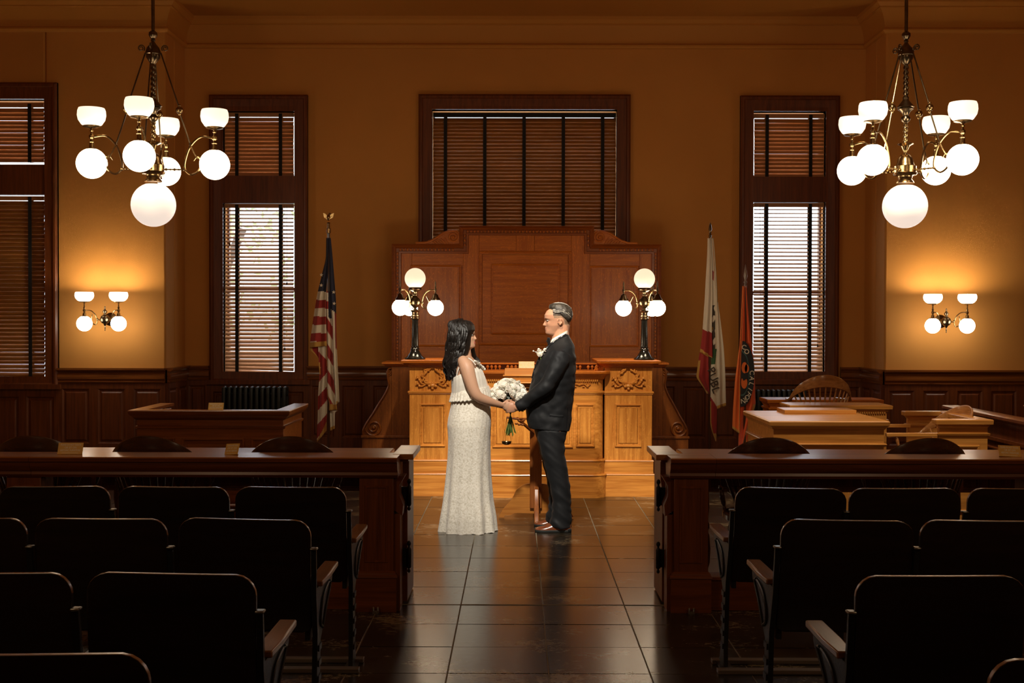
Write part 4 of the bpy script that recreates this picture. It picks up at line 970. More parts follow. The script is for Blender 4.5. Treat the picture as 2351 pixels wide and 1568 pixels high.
# ------------------------------------------------------------------ counsel tables
def ctable(x0, x1, label):
    r = thing('counsel_table', label, 'table', ((x0+x1)/2, 7.95, 0), 'long counsel tables behind the bar rails'); y0, y1 = 7.62, 8.18; zt = .77
    m = MB(); m.rings([[(x0+o, y0+o, z), (x1-o, y0+o, z), (x1-o, y1-o, z), (x0+o, y1-o, z)] for o, z in [(.02, zt-.035), (0, zt-.03), (0, zt-.006), (.006, zt)]]); obj('table_top', m, M['railtop'], r)
    m = MB()
    for a, b, c, d in ((x0+.10, x1-.10, y1-.10, y1-.08),): m.box(a, b, c, d, .50, zt-.035)
    m.box(x0+.10, x0+.12, y0+.05, y1-.08, .58, zt-.035); m.box(x1-.12, x1-.10, y0+.05, y1-.08, .58, zt-.035); obj('apron', m, M['redz'], r)
    n = max(2, int((x1-x0)/.62))
    for k in range(n):
        a = x0+.13+(x1-x0-.26)*k/n; b = x0+.13+(x1-x0-.26)*(k+1)/n; m = MB(); m.mould(a+.03, b-.03, .52, zt-.06, y1-.10, [(0, 0), (.004, .008), (.012, .008), (.02, -.002)]); obj('panel_moulding', m, M['redz'], r)
    for x in [x0+.12+(x1-x0-.24)*k/2 for k in range(3)]:
        for y in (y0+.08, y1-.09):
            m = MB(); m.box(x-.03, x+.03, y-.03, y+.03, .56, zt-.035); turned(m, (x, y, 0), (x, y, .57), .034, 12); obj('leg', m, M['redz'], r)
    return r
ctable(-4.4, X(903, 8.1, 1037)-.0, 'left long counsel table, its worn top showing just above the bar rail'); ctable(X(1556, 8.1, 1040), 4.4, 'right long counsel table, its worn top showing just above the bar rail')
# ------------------------------------------------------------------ desks
def boxdesk(name, label, cat, x0, x1, y0, y1, zt, mat, matz, npan=1, cap=.03, strz=None, sides=True, group=None, topmat=None, zb=0.0):
    r = thing(name, label, cat, ((x0+x1)/2, (y0+y1)/2, zb), group)
    m = MB(); m.box(x0, x1, y0, y1, zb, zt-.03); obj('body', m, mat, r, bevel=.003)
    m = MB(); m.rings([[(x0-o, y0-o, z), (x1+o, y0-o, z), (x1+o, y1+o, z), (x0-o, y1+o, z)] for z, o in [(zt-.065, 0), (zt-.06, .008), (zt-.045, .014), (zt-.04, cap*.8), (zt-.034, cap), (zt-.008, cap+.004), (zt, cap-.004)]]); obj('desk_top', m, topmat or mat, r)
    if strz:
        m = MB(); m.rings([[(x0-o, y0-o, z), (x1+o, y0-o, z), (x1+o, y1+o, z), (x0-o, y1+o, z)] for z, o in [(strz-.012, 0), (strz-.008, .012), (strz+.006, .018), (strz+.012, .012), (strz+.016, 0)]]); obj('string_moulding', m, mat, r)
    zp1 = (strz-.05) if strz else zt-.12
    for k in range(npan):
        a = x0+(x1-x0)*k/npan+.07; b = x0+(x1-x0)*(k+1)/npan-.07
        m = MB(); m.mould(a, b, zb+.18, zp1, y0, [(0, 0), (.004, .012), (.014, .012), (.022, .002), (.034, -.006), (.04, .003)]); obj('panel_moulding', m, mat, r)
        m = MB(); m.box(a+.04, b-.04, y0-.003, y0+.01, zb+.22, zp1-.04); obj('panel', m, matz, r)
    if sides:
        for xs, sg in ((x0, 1), (x1, -1)):
            m = MB(); m.T = Matrix.Translation((xs, (y0+y1)/2, 0)) @ Matrix.Rotation(-sg*PI/2, 4, 'Z'); l = (y1-y0)/2-.07
            m.mould(-l, l, zb+.18, zp1, 0, [(0, 0), (.004, .012), (.014, .012), (.022, .002), (.034, -.006), (.04, .003)]); obj('side_panel', m, matz, r)
    m = MB(); m.box(x0-.012, x1+.012, y0-.012, y1+.012, zb, zb+.12); obj('plinth', m, mat, r, bevel=.004)
    return r
LO = wood('pale_oak', (0.42, 0.165, 0.030), (0.68, 0.32, 0.075), 0.34, 'x', 1.0, 0, .12); LOZ = wood('pale_oak_upright', (0.42, 0.165, 0.030), (0.68, 0.32, 0.075), 0.34, 'z', 1.0, .4, .12)
Y9 = 9.0; k9 = lambda px: X(px, Y9, 970)
d1 = boxdesk('clerk_desk', 'golden oak desk with a moulded string course, nearest of the desks on the right', 'desk', k9(1776), k9(2030), Y9, 10.0, Z(966, Y9, 1900), LO, LOZ, 1, .03, Z(1022, Y9, 1900))
m = MB(); m.box(X(1800, 9.7, 950), X(1965, 9.7, 950), 9.68, 9.97, Z(966, Y9, 1900), Z(966, Y9, 1900)+.03); 
obj('raised_shelf', m, LO, d1, bevel=.003)
Y11 = 11.2; k11 = lambda px: X(px, Y11, 940)
d2 = boxdesk('witness_desk', 'oak desk with dentil edge behind the nearest right desk, in front of the oak armchair', 'desk', k11(1822), k11(2036), Y11, 11.55, Z(930, Y11, 1900), LO, LOZ, 1, .04, Z(966, Y11, 1900))
m = MB()
for k in range(40):
    x = k11(1830)+(k11(2030)-k11(1830))*k/39; m.box(x-.006, x+.006, Y11-.02, Y11, Z(930, Y11, 1900)-.075, Z(930, Y11, 1900)-.06)
obj('dentils', m, LO, d2, kind='stuff')
Y12 = 12.25; k12 = lambda px: X(px, Y12, 925)
boxdesk('corner_desk', 'brown oak desk corner showing beside the flags, behind the other right desks', 'desk', k12(1768), k12(2020), Y12, 12.6, Z(917, Y12, 1780), M['oakf'], M['oakfz'], 2, .03, Z(930, Y12, 1780)-.04)
Y92 = 9.2; k92 = lambda px: X(px, Y92, 970)
zt4 = Z(963, Y92, 2200)
d4 = thing('box_desk', 'small oak box desk with an armchair inside, right of the golden desk', 'desk', (k92(2210), 9.6, 0))
def wallbox(x0, x1, y0, y1, nm):
    m = MB(); m.box(x0, x1, y0, y1, 0, zt4-.03); p_ = obj(nm, m, LO, d4, bevel=.003)
    m = MB(); m.rings([[(x0-o, y0-o, z), (x1+o, y0-o, z), (x1+o, y1+o, z), (x0-o, y1+o, z)] for z, o in [(zt4-.06, 0), (zt4-.04, .014), (zt4-.034, .03), (zt4-.006, .032), (zt4, .028)]]); obj('cap', m, LO, p_)
    m = MB(); z = Z(997, Y92, 2200); m.rings([[(x0-o, y0-o, q), (x1+o, y0-o, q), (x1+o, y1+o, q), (x0-o, y1+o, q)] for q, o in [(z-.012, 0), (z-.008, .012), (z+.006, .016), (z+.012, 0)]]); obj('string_moulding', m, LO, p_)
    return p_
f_ = wallbox(k92(2156), k92(2268), 9.2, 9.24, 'front_panel'); m = MB(); m.mould(k92(2156)+.06, k92(2268)-.06, .2, .70, 9.2, [(0, 0), (.004, .01), (.014, .01), (.022, -.002)]); obj('panel_moulding', m, LO, f_)
wallbox(X(2084, 10.05, 960), 3.62, 10.05, 10.09, 'rear_panel'); wallbox(k92(2268)-.04, k92(2268), 9.26, 10.04, 'side_panel')
zr = Z(997, Y92, 2100); m = MB(); m.box(k92(2036), k92(2154), 9.2, 9.24, zr-.018, zr+.008); obj('side_rail', m, LO, d4, bevel=.003); m = MB(); m.box(X(2032, 9.9, 980), X(2100, 9.9, 980), 10.0, 10.04, zr-.018, zr+.008); obj('side_rail', m, LO, d4, bevel=.003)
# jury box rail at the far right
jr = thing('jury_rail', 'dark panelled jury box rail running back along the right side', 'railing', (3.72, 9.2, 0))
m = MB(); m.box(3.68, 3.74, 8.3, 10.6, 0, .86); obj('body', m, M['redz'], jr)
m = MB(); m.rings([[(3.71-.06, y, .86), (3.71-.075, y, .875), (3.71-.075, y, .895), (3.71-.06, y, .90), (3.71+.06, y, .90), (3.71+.075, y, .895), (3.71+.075, y, .875), (3.71+.06, y, .86)] for y in (8.25, 10.65)]); obj('cap', m, M['red'], jr)
m = MB(); m.box(3.665, 3.755, 8.3, 10.6, .70, .725); m.box(3.66, 3.76, 8.3, 10.6, 0, .14); obj('string_moulding', m, M['red'], jr)
for k in range(4):
    y0 = 8.35+k*.55; m = MB(); m.T = Matrix.Translation((3.68, y0+.25, 0)) @ Matrix.Rotation(-PI/2, 4, 'Z'); m.mould(-.21, .21, .2, .65, 0, [(0, 0), (.004, .012), (.014, .012), (.022, -.002)]); obj('panel_moulding', m, M['redz'], jr)
m = MB(); m.tube(crom([(3.98, 9.3, .86), (4.0, 9.5, .93), (4.02, 9.75, .955), (4.2, 9.9, .95)], 6), (.05, .025), 10, (0, 0, 1), round_=True)
jc = thing('jury_chair', 'dark rounded arm of a chair behind the far right rail', 'chair', (4.1, 9.6, 0)); obj('arm', m, M['chair'], jc)
m = MB(); turned(m, (4.0, 9.5, .42), (4.0, 9.5, .93), .02); turned(m, (4.18, 9.88, .42), (4.18, 9.88, .93), .02); obj('arm_post', m, M['chair'], jc)
m = MB(); m.box(3.9, 4.35, 9.4, 9.9, .39, .43); obj('seat', m, M['chair'], jc, bevel=.01); m = MB()
for x in (3.94, 4.31):
    for y in (9.44, 9.86): turned(m, (x, y, 0), (x, y, .4), .02)
obj('leg', m, M['chair'], jc)
# witness stand left
YW = 9.19; kw = lambda px: X(px, YW, 945); zw = Z(942, YW, 480)
ws = thing('witness_stand', 'dark oak panelled witness stand with a flared cap under the left window', 'desk', (kw(478), 9.5, 0))
x0, x1 = kw(312), kw(649); y1 = 10.0
for nm, (a, b, c, d) in (('front_panel', (x0, x1, YW+.03, YW+.07)), ('side_panel', (x0, x0+.04, YW+.07, y1)), ('side_panel', (x1-.04, x1, YW+.07, y1))):
    m = MB(); m.box(a, b, c, d, 0, zw-.04); obj(nm, m, M['ws'], ws, bevel=.003)
m = MB(); zs2 = Z(982, YW, 480)
m.rings([[(x0-o, YW+.03-o, z), (x1+o, YW+.03-o, z), (x1+o, y1, z), (x0-o, y1, z)] for z, o in [(zs2-.012, 0), (zs2-.008, .012), (zs2+.008, .016), (zs2+.014, 0)]], False); obj('string_moulding', m, M['ws'], ws)
m = MB()
def ushape(o, i, z0, z1): 
    return
rs = []
for z, o in [(zw-.075, .0), (zw-.07, .012), (zw-.05, .03), (zw-.03, .05), (zw-.006, .055), (zw, .05), (zw, -.06), (zw-.02, -.06), (zw-.02, -.04)]:
    rs.append([(x0-o, y1, z), (x0-o, YW+.03-o, z), (x1+o, YW+.03-o, z), (x1+o, y1, z)])
m.rings(rs, False, False); obj('cap', m, M['ws'], ws)
for a, b in ((X(345, YW, 1010), X(400, YW, 1010)), (X(415, YW, 1010), X(560, YW, 1010)), (X(575, YW, 1010), X(640, YW, 1010))):
    m = MB(); m.mould(a, b, .22, Z(1006, YW, 480), YW+.03, [(0, 0), (.004, .012), (.014, .012), (.022, .002), (.034, -.006), (.04, .003)]); obj('panel_moulding', m, M['ws'], ws)
card(495, 942, YW+.02, 35, 18, zw, (0, 0), 'gold notice card standing on the witness stand cap')
# ------------------------------------------------------------------ flags
CL = {}
def cloth_m(nm, col): CL[nm] = plain('cloth_'+nm, col, 0.72, sheen=.25, bump=.08, bscale=220); return CL[nm]
for nm, col in (('navy', (.012, .016, .045)), ('white', (.74, .67, .53)), ('red', (.34, .018, .014)), ('gold', (.55, .30, .055)), ('orange', (.72, .095, .012)), ('green', (.03, .10, .03)), ('brown', (.05, .035, .02)), ('black', (.012, .014, .016)), ('teal', (.05, .12, .12)), ('orange2', (.80, .16, .02))): cloth_m(nm, col)
ORDER = list(CL)
def drape(parent, L, R, Y, fn, folds=2.5, amp=.02, ph=0, off=0, nx=26, ny=110, name='cloth', th=.003):
    """hanging cloth between a left and a right hem line given as points seen on the flag, with pleats in depth"""
    def samp(E, n):
        cs = crom([(a, 0, b) for a, b in E], 10); ln = [0]
        for a, b in zip(cs[:-1], cs[1:]): ln.append(ln[-1]+(b-a).length)
        out = []
        for i in range(n+1):
            t = ln[-1]*i/n; k = 0
            while k < len(ln)-2 and ln[k+1] < t: k += 1
            u = (t-ln[k])/max(1e-6, ln[k+1]-ln[k]); out.append(cs[k].lerp(cs[k+1], min(1, u)))
        return out
    l, r = samp(L, ny), samp(R, ny); m = MB(); px = []
    for j in range(ny+1):
        grow = .25+.75*min(1, j/ny*1.8)
        for i in range(nx+1):
            u = i/nx; q = l[j].lerp(r[j], u); yy = Y+off+amp*grow*math.sin(2*PI*folds*u+ph+j*.012)
            m.v.append(P(q.x, q.z, yy)); px.append((q.x, q.z, u, j/ny))
    for j in range(ny):
        for i in range(nx):
            a = j*(nx+1)+i; m.f.append((a, a+1, a+nx+2, a+nx+1)); q = px[a]; q2 = px[a+nx+2]
            m.m.append(ORDER.index(fn((q[0]+q2[0])/2, (q[1]+q2[1])/2, (q[2]+q2[2])/2, (q[3]+q2[3])/2)))
    o = obj(name, m, [CL[k] for k in ORDER], parent, smooth=60, recalc=False)
    s = o.modifiers.new('t', 'SOLIDIFY'); s.thickness = th; s.offset = 0
    return o
def pole(parent, px, py0, Y, fin):
    x = X(px, Y, 800); z1 = Z(py0, Y, px); m = MB(); m.tube([(x, Y, .03), (x, Y, z1)], (.013, .013), 10); obj('pole', m, M['polew'], parent)
    m = MB(); m.lathe([(.001, 0), (.16, 0), (.16, .02), (.12, .035), (.03, .05), (.02, .09), (.014, .10)], (x, Y, 0), 20); obj('base', m, M['brass_dark'], parent)
    return x, z1
M['polew'] = wood('flag_pole_wood', (0.03, 0.012, 0.006), (0.08, 0.03, 0.012), 0.3, 'z')
def cv(ox, oy, k): return lambda pts: [(ox+a/k, oy+b/k) for a, b in pts]
# national flag
YU = 12.6; q = cv(660, 480, 2.8)
fu = thing('national_flag', 'stars and stripes flag with gold fringe on a pole, left of the bench', 'flag', (X(756, YU, 900), YU, 0), 'flags on poles beside the bench')
x, z1 = pole(fu, 754.5, 520, YU, 0)
m = MB(); m.lathe([(.014, -.10), (.022, -.095), (.022, -.05), (.014, -.045), (.012, 0), (.02, .004), (.012, .012)], (x, YU, z1+.03), 12); obj('ferrule', m, M['brass'], fu)
m = MB(); zc = z1+.06; m.ball((x, YU, zc+.03), (.022, .018, .032), 10, 8); m.ball((x+.012, YU, zc+.065), (.014, .012, .014), 8, 6)
for s in (-1, 1):
    m.prism([(x+s*.01, zc+.01), (x+s*.045, zc+.03), (x+s*.055, zc+.075), (x+s*.035, zc+.07), (x+s*.015, zc+.05)], YU-.006, YU+.006)
obj('eagle_finial', m, M['brass'], fu)
def stripes(y0, h, k=0, x0=0, first=1):
    def f(a, b):
        n = int(math.floor((b-y0-k*(a-x0))/h)); return 'white' if (n+first) % 2 else 'red'
    return f
def A_(x_, y_, u, v):
    cy = (y_-480)*2.8
    if cy < 530: return 'navy'
    if cy > 856-6*u: return 'gold'
    return 'white' if int((cy-530)//53.5) % 2 == 0 else 'red'
drape(fu, q([(250, 185), (249, 250), (246, 320), (225, 410), (203, 500), (190, 560), (176, 640), (162, 730), (150, 820), (143, 890)]), q([(268, 185), (266, 260), (262, 330), (258, 420), (252, 500), (247, 560), (247, 640), (248, 730), (250, 820), (252, 880)]), YU, A_, 1.6, .018, .3, -.03)
def D_(x_, y_, u, v):
    cy = (y_-480)*2.8
    if cy < 640+30*u: return 'navy'
    if u > .72: return 'red' if cy < 900 else 'white'
    if cy > 1236: return 'gold'
    return 'white'
drape(fu, q([(262, 185), (266, 300), (266, 420), (268, 540), (274, 640), (284, 760), (288, 900), (294, 1040), (300, 1160), (308, 1262)]), q([(278, 185), (288, 290), (297, 400), (305, 500), (312, 600), (313, 700), (315, 830), (320, 980), (328, 1120), (333, 1240)]), YU, D_, 1.2, .015, 1.2, -.012)
sC = stripes(480+690/2.8, 82/2.8, 1.7, 660+250/2.8, 0)
def C_(x_, y_, u, v):
    cy = (y_-480)*2.8; cx_ = (x_-660)*2.8
    if cy > 1255-.0*u or (u < .12 and cy > 1160): return 'gold'
    if cy < 700 and cx_ > 262: return 'navy'
    if cy < 660: return 'white' if 537 < cy < 590 or cy > 640 else 'red'
    return sC(x_, y_)
drape(fu, q([(245, 530), (247, 640), (250, 760), (254, 880), (256, 1000), (255, 1120), (256, 1190), (268, 1250), (268, 1296)]), q([(272, 530), (276, 640), (288, 760), (290, 880), (292, 1000), (298, 1120), (306, 1200), (314, 1250), (319, 1290)]), YU, C_, 1.3, .015, 2, -.02)
sB = stripes(480+880/2.8, 98/2.8, .0, 660+200/2.8, 1)
def B_(x_, y_, u, v):
    cy = (y_-480)*2.8; cx_ = (x_-660)*2.8
    if v > .02 and u < .16 and cy > 985 and cy < 1062: return 'gold'
    if cy > 1490-2.0*(cx_-190): return 'gold'
    n = int(math.floor((cy-880-1.15*(250-cx_)*(1 if cy > 1020 else -.9))/88)); return 'white' if n % 2 == 0 else 'red'
drape(fu, q([(196, 872), (200, 940), (202, 1000), (206, 1070), (200, 1160), (196, 1250), (195, 1340), (190, 1430), (190, 1498)]), q([(250, 872), (250, 950), (252, 1030), (254, 1090), (253, 1150), (256, 1220), (254, 1300), (250, 1370), (250, 1425)]), YU, B_, 1.4, .018, 0, .0)
drape(fu, q([(143, 888), (148, 910), (165, 925), (185, 945), (200, 960)]), q([(205, 875), (206, 890), (207, 920), (210, 945), (214, 965)]), YU, lambda x_, y_, u, v: 'gold' if u < .25 else 'red', .6, .01, 0, .01, 12, 30)
drape(fu, q([(270, 1296), (272, 1330), (275, 1380), (276, 1425)]), q([(322, 1296), (306, 1310), (304, 1370), (303, 1412)]), YU, lambda x_, y_, u, v: 'gold' if v > .82 else 'white', .8, .01, 0, .012, 14, 30)
def star(par, cx_, cy_, r_, Y, mat):
    m = MB(); c_ = P(cx_, cy_, Y); k = Y/F
    m.prism([(c_.x+r_*k*(1 if i % 2 == 0 else .42)*math.sin(i*PI/5+.1), c_.z+r_*k*(1 if i % 2 == 0 else .42)*math.cos(i*PI/5+.1)) for i in range(10)], Y-.001, Y+.001); obj('star', m, mat, par, smooth=0)
for a, b in ((218, 423), (217, 490), (297, 534), (300, 607)): star(fu, 660+a/2.8, 480+b/2.8, 4.6, YU-.066 if a < 250 else YU-.038, CL['white'])
# state flag
YK = 12.9; q = cv(1560, 480, 2.705)
fk = thing('state_flag', 'white flag with a bear and red stripe on a pole, right of the bench', 'flag', (X(1629, YK, 900), YK, 0), 'flags on poles beside the bench')
x, z1 = pole(fk, 1629.5, 540, YK, 0)
m = MB(); m.lathe([(.014, -.02), (.016, 0), (.008, .01), (.014, .02), (.008, .03), (.018, .06), (.012, .10), (.001, .135)], (x, YK, z1), 8); obj('spear_finial', m, M['brass_dark'], fk)
def k1(x_, y_, u, v):
    cy = (y_-480)*2.705
    if cy > 865+55*u: return 'gold'
    return 'white' if cy < 745+25*u else 'red'
drape(fk, q([(175, 180), (173, 260), (169, 340), (163, 440), (158, 540), (151, 640), (144, 745), (136, 820), (127, 885)]), q([(192, 180), (197, 260), (202, 340), (204, 440), (205, 540), (203, 640), (201, 745), (203, 830), (204, 925)]), YK, k1, 1.3, .014, .4, -.03)
def k2(x_, y_, u, v):
    cy = (y_-480)*2.705
    if u < .2 and cy > 940 or cy > 1112+40*u: return 'gold'
    return 'red'
drape(fk, q([(125, 890), (118, 940), (110, 1000), (106, 1040), (122, 1070), (150, 1110), (168, 1145)]), q([(180, 920), (180, 960), (182, 1000), (182, 1050), (184, 1090), (185, 1120), (186, 1150)]), YK, k2, 1.5, .014, .4, -.01, 20, 60)
def k3(x_, y_, u, v):
    cy = (y_-480)*2.705; cx_ = (x_-1560)*2.705
    if cy > 1395 or (cy > 1190 and u < .16): return 'gold'
    if cy > 1160+1.6*(cx_-190): return 'red'
    if 385 < cy < 442 and cx_ < 213: return 'red'
    if 870 < cy < 965: return 'green' if cx_ < 231-.1*(cy-870) and cx_ > 196 else 'white'
    if 595 < cy < 870 and cx_ < 222:
        h_ = math.sin(cy*.09)+math.sin(cy*.037+cx_*.2); return 'brown' if h_ > -.55 else ('gold' if 730 < cy < 750 else 'white')
    return 'white'
drape(fk, q([(190, 180), (198, 260), (200, 360), (200, 460), (200, 560), (198, 660), (198, 760), (198, 860), (196, 960), (192, 1060), (190, 1160), (190, 1280), (195, 1350), (224, 1442)]), q([(202, 180), (209, 260), (214, 360), (222, 460), (229, 560), (232, 660), (232, 760), (232, 860), (232, 960), (234, 1060), (234, 1160), (232, 1280), (231, 1360), (229, 1442)]), YK, k3, .8, .008, .4, -.012, 30, 200)
drape(fk, q([(205, 180), (214, 260), (218, 360), (224, 460), (228, 560), (230, 660), (230, 760), (230, 860), (230, 960), (231, 1060), (232, 1160), (233, 1242)]), q([(212, 180), (222, 290), (232, 400), (237, 500), (240, 590), (250, 660), (264, 770), (274, 860), (281, 960), (285, 1060), (287, 1160), (289, 1222)]), YK, lambda x_, y_, u, v: 'gold' if v > .978 or (v < .38 and u > .6) else 'white', 1.3, .014, 1.0, -.02)
def flagtext(par, s_, pts, size, Y, mat, fl=1):
    """letters laid one by one: pts = (px, py, angle)"""
    m = MB(); k = Y/F
    for ch_, (a, b, ang) in zip(s_, pts):
        vs, fs = text_mb(ch_, size*k); cxm = (max(v.x for v in vs)+min(v.x for v in vs))/2; czm = (max(v.y for v in vs)+min(v.y for v in vs))/2
        c_ = P(a, b, Y); ca, sa = math.cos(ang), math.sin(ang)
        m.add([(c_.x+((v.x-cxm)*ca-(v.y-czm)*sa)*fl, Y-v.z, c_.z+(v.x-cxm)*sa+(v.y-czm)*ca) for v in vs], fs)
    obj('lettering', m, mat, par, smooth=0, recalc=False)
flagtext(fk, 'PUBL', [(1634.5, 851, -1.0), (1638, 866, -1.1), (1641, 882, -1.15), (1644, 896, -1.2)], 25, YK-.045, CL['brown'])
# orange county flag
YO = 12.2; q = cv(1560, 480, 2.705)
fo = thing('county_flag', 'orange flag with a dark round seal on a spear-topped pole, before the right window', 'flag', (X(1711, YO, 900), YO, 0), 'flags on poles beside the bench')
x, z1 = pole(fo, 1710.5, 655, YO, 0)
m = MB(); m.lathe([(.014, -.02), (.016, 0), (.010, .01), (.018, .03), (.010, .05), (.012, .06), (.022, .09), (.014, .14), (.001, .205)], (x, YO, z1), 8); obj('spear_finial', m, M['steel'], fo)
def o1(x_, y_, u, v): return 'gold' if u > .93 and v < .985 else ('gold' if v > .985 else 'orange2')
drape(fo, q([(391, 478), (388, 560), (384, 640), (380, 740), (374, 840), (366, 900), (356, 980), (346, 1060), (338, 1160), (332, 1260), (328, 1362)]), q([(398, 478), (396, 560), (392, 640), (388, 740), (384, 840), (380, 900), (378, 980), (376, 1060), (376, 1160), (374, 1260), (372, 1395)]), YO, o1, 1.4, .010, .5, -.035, 20)
def o2(x_, y_, u, v):
    cx_ = (x_-1560)*2.705
    if v > .985 or (u > .86 and v > .72): return 'gold'
    return 'orange'
drape(fo, q([(396, 478), (393, 560), (391, 640), (388, 740), (384, 840), (381, 900), (378, 980), (376, 1060), (374, 1160), (370, 1260), (368, 1360), (366, 1485)]), q([(415, 478), (421, 560), (427, 640), (437, 740), (448, 840), (456, 900), (464, 980), (467, 1060), (470, 1160), (470, 1220), (445, 1300), (390, 1488)]), YO, o2, 1.7, .018, 1.6, -.01, 36, 150)
drape(fo, q([(400, 1300), (410, 1360), (400, 1400), (418, 1468)]), q([(440, 1290), (440, 1350), (438, 1410), (436, 1475)]), YO, lambda x_, y_, u, v: 'gold' if u < .2 or v > .97 else 'orange', .8, .012, 0, .025, 14, 30)
# the seal, folded round the cloth
def seal():
    YS_ = YO-.036
    def pt(cx_, cy_, y=YS_): return P(1560+cx_/2.705, 480+cy_/2.705, y)
    def patch(poly, mat, y, nm):
        m = MB(); p3 = [pt(a, b, y) for a, b in poly]; n = len(p3); m.add(p3+[v+Vector((0, .002, 0)) for v in p3], [tuple(range(n)), tuple(range(2*n-1, n-1, -1))]+[(i, (i+1) % n, n+(i+1) % n, n+i) for i in range(n)]); return obj(nm, m, mat, fo, smooth=0)
    cx_, cy_ = 388, 1022
    arc = lambda rx, ry, a0, a1, n=26: [(cx_+rx*math.cos(math.radians(a0+(a1-a0)*i/n)), cy_+ry*math.sin(math.radians(a0+(a1-a0)*i/n))) for i in range(n+1)]
    patch([(390, 820)]+arc(78, 205, -82, 90)+[(378, 1226)], CL['black'], YS_-.002, 'seal_ring')
    patch([(386, 870)]+arc(47, 140, -80, 88)+[(380, 1160)], CL['teal'], YS_-.005, 'seal_field')
    patch([(384, 880)]+arc(42, 128, -80, 88)+[(380, 1150)], CL['black'], YS_-.007, 'seal_field')
    for a, b, rr in ((404, 985, 24), (402, 1078, 26), (418, 990, 18)):
        patch([(a+rr*.75*math.cos(2*PI*i/16), b+rr*1.45*math.sin(2*PI*i/16)) for i in range(16)], CL['orange2'], YS_-.009, 'orange_emblem')
    patch([(384, 1040), (398, 1030), (415, 1036), (430, 1050), (410, 1058), (398, 1066), (390, 1052)], CL['black'], YS_-.011, 'leaf_emblem')
    s_ = 'CALIFORN'; pts = []
    for i in range(8):
        a = math.radians(-2+i*12.2); pts.append((1560+(cx_+63*math.cos(a))/2.705, 480+(cy_+172*math.sin(a))/2.705, -(PI/2-a*.0)+a*.9 if 0 else -1.25-.0*i-(i/7)*1.0+.0))
    flagtext(fo, 'CALIFORN', [(a, b, -(PI/2+math.radians(-2+i*12.2))) for i, (a, b, c) in enumerate(pts)], 15, YS_-.006, CL['white'])
    flagtext(fo, 'CO', [(1560+400/2.705, 480+857/2.705, -.35), (1560+418/2.705, 480+885/2.705, -.7)], 15, YS_-.006, CL['white'])
seal()
# ------------------------------------------------------------------ lectern with balance
YLc = 10.15
lx = X(1231, YLc, 1100)
lc = thing('lectern', 'wooden lectern on a post with shaped feet, behind the groom', 'lectern', (lx, YLc, 0))
LW = wood('lectern_wood', (0.38, 0.125, 0.018), (0.56, 0.225, 0.04), 0.35, 'x', 1.0, 0, .15); LWZ = wood('lectern_post_wood', (0.20, 0.055, 0.012), (0.36, 0.115, 0.024), 0.35, 'z', 1.0, 0, .15)
m = MB(); m.box(lx-.052, lx+.045, YLc-.045, YLc+.045, .085, 1.08); obj('post', m, LWZ, lc, bevel=.004)
foot = [(0, .09), (0, .275)]
zf = lambda py: Z(py, YLc, 1200)
prof_ = [(1231, 1178), (1231, 1110), (1214, 1110), (1200, 1114), (1186, 1124), (1180, 1137), (1172, 1150), (1163, 1160), (1153, 1172), (1145, 1186), (1157, 1187), (1158, 1183), (1173, 1182), (1180, 1178), (1190, 1177)]
for s in (-1, 1):
    pl = [(lx+s*abs(X(a, YLc, b)-lx), zf(b)) for a, b in prof_]; m = MB()
    top_ = [p_ for p_ in pl[2:10]]; bot = [pl[0], pl[14], pl[13], pl[12], pl[11], pl[10], pl[9]]
    def zb_at(x):
        for (xa, za), (xb, zb) in zip(bot[:-1], bot[1:]):
            if min(xa, xb)-1e-6 <= x <= max(xa, xb)+1e-6 and abs(xa-xb) > 1e-6: return za+(zb-za)*(x-xa)/(xb-xa)
        return pl[9][1]
    cu = [(p_[0], p_[2]) for p_ in crom([(p_[0], 0, p_[1]) for p_ in [pl[1]]+top_], 3)]
    for (xa, za), (xb, zb) in zip(cu[:-1], cu[1:]):
        if abs(xa-xb) < 1e-5: continue
        m.prism([(xa, max(.004, min(zb_at(xa), za))), (xa, za), (xb, zb), (xb, max(.004, min(zb_at(xb), zb)))], YLc-.018, YLc+.018)
    obj('foot', m, LW, lc, smooth=0)
for s in (-1, 1):
    m = MB(); pf = [(0, .09), (0, .27), (.04, .27), (.08, .25), (.10, .21), (.13, .16), (.18, .11), (.23, .06), (.27, .0), (.23, .0), (.20, .03), (.10, .06)]
    m.prism([(YLc+s*(.045+a), b) for a, b in pf], lx-.020, lx+.020, 'x'); obj('foot', m, LWZ, lc, bevel=.008)
yl0 = 9.98; m = MB(); zt0 = Z(877, yl0, 1190); x0, x1 = X(1158, yl0, 870), X(1158, yl0, 870)+.50
m.rings([[(x0, yl0, zt0), (x1, yl0, zt0), (x1, yl0, zt0+.045), (x0, yl0, zt0+.045)], [(x0, yl0+.34, zt0+.0), (x1, yl0+.34, zt0+.0), (x1, yl0+.34, zt0+.10), (x0, yl0+.34, zt0+.10)]]); obj('desk', m, LW, lc, bevel=.003)
m = MB(); m.box(x0-.012, x1+.012, yl0-.012, yl0+.012, zt0+.045, zt0+.058); m.box(x0-.0, x1+.0, yl0-.015, yl0, zt0-.012, zt0); m.box(lx-.14, lx+.14, YLc-.11, YLc+.11, 1.02, zt0); obj('ledge', m, LW, lc, bevel=.003)
bs = thing('balance_scales', 'dark balance scale pan hanging on wires below the bouquet stems', 'scales', (X(1163, 9.98, 980), 9.98, .75))
m = MB(); a = P(1187, 960, 9.97); b = P(1224, 992, 10.1); m.tube([a, b], [(.012, .012), (.014, .014)], 8); m.tube([P(1163, 958, 9.97), P(1190, 962, 9.97), P(1222, 960, 10.1)], (.009, .009), 8); obj('beam', m, LWZ, bs)
m = MB()
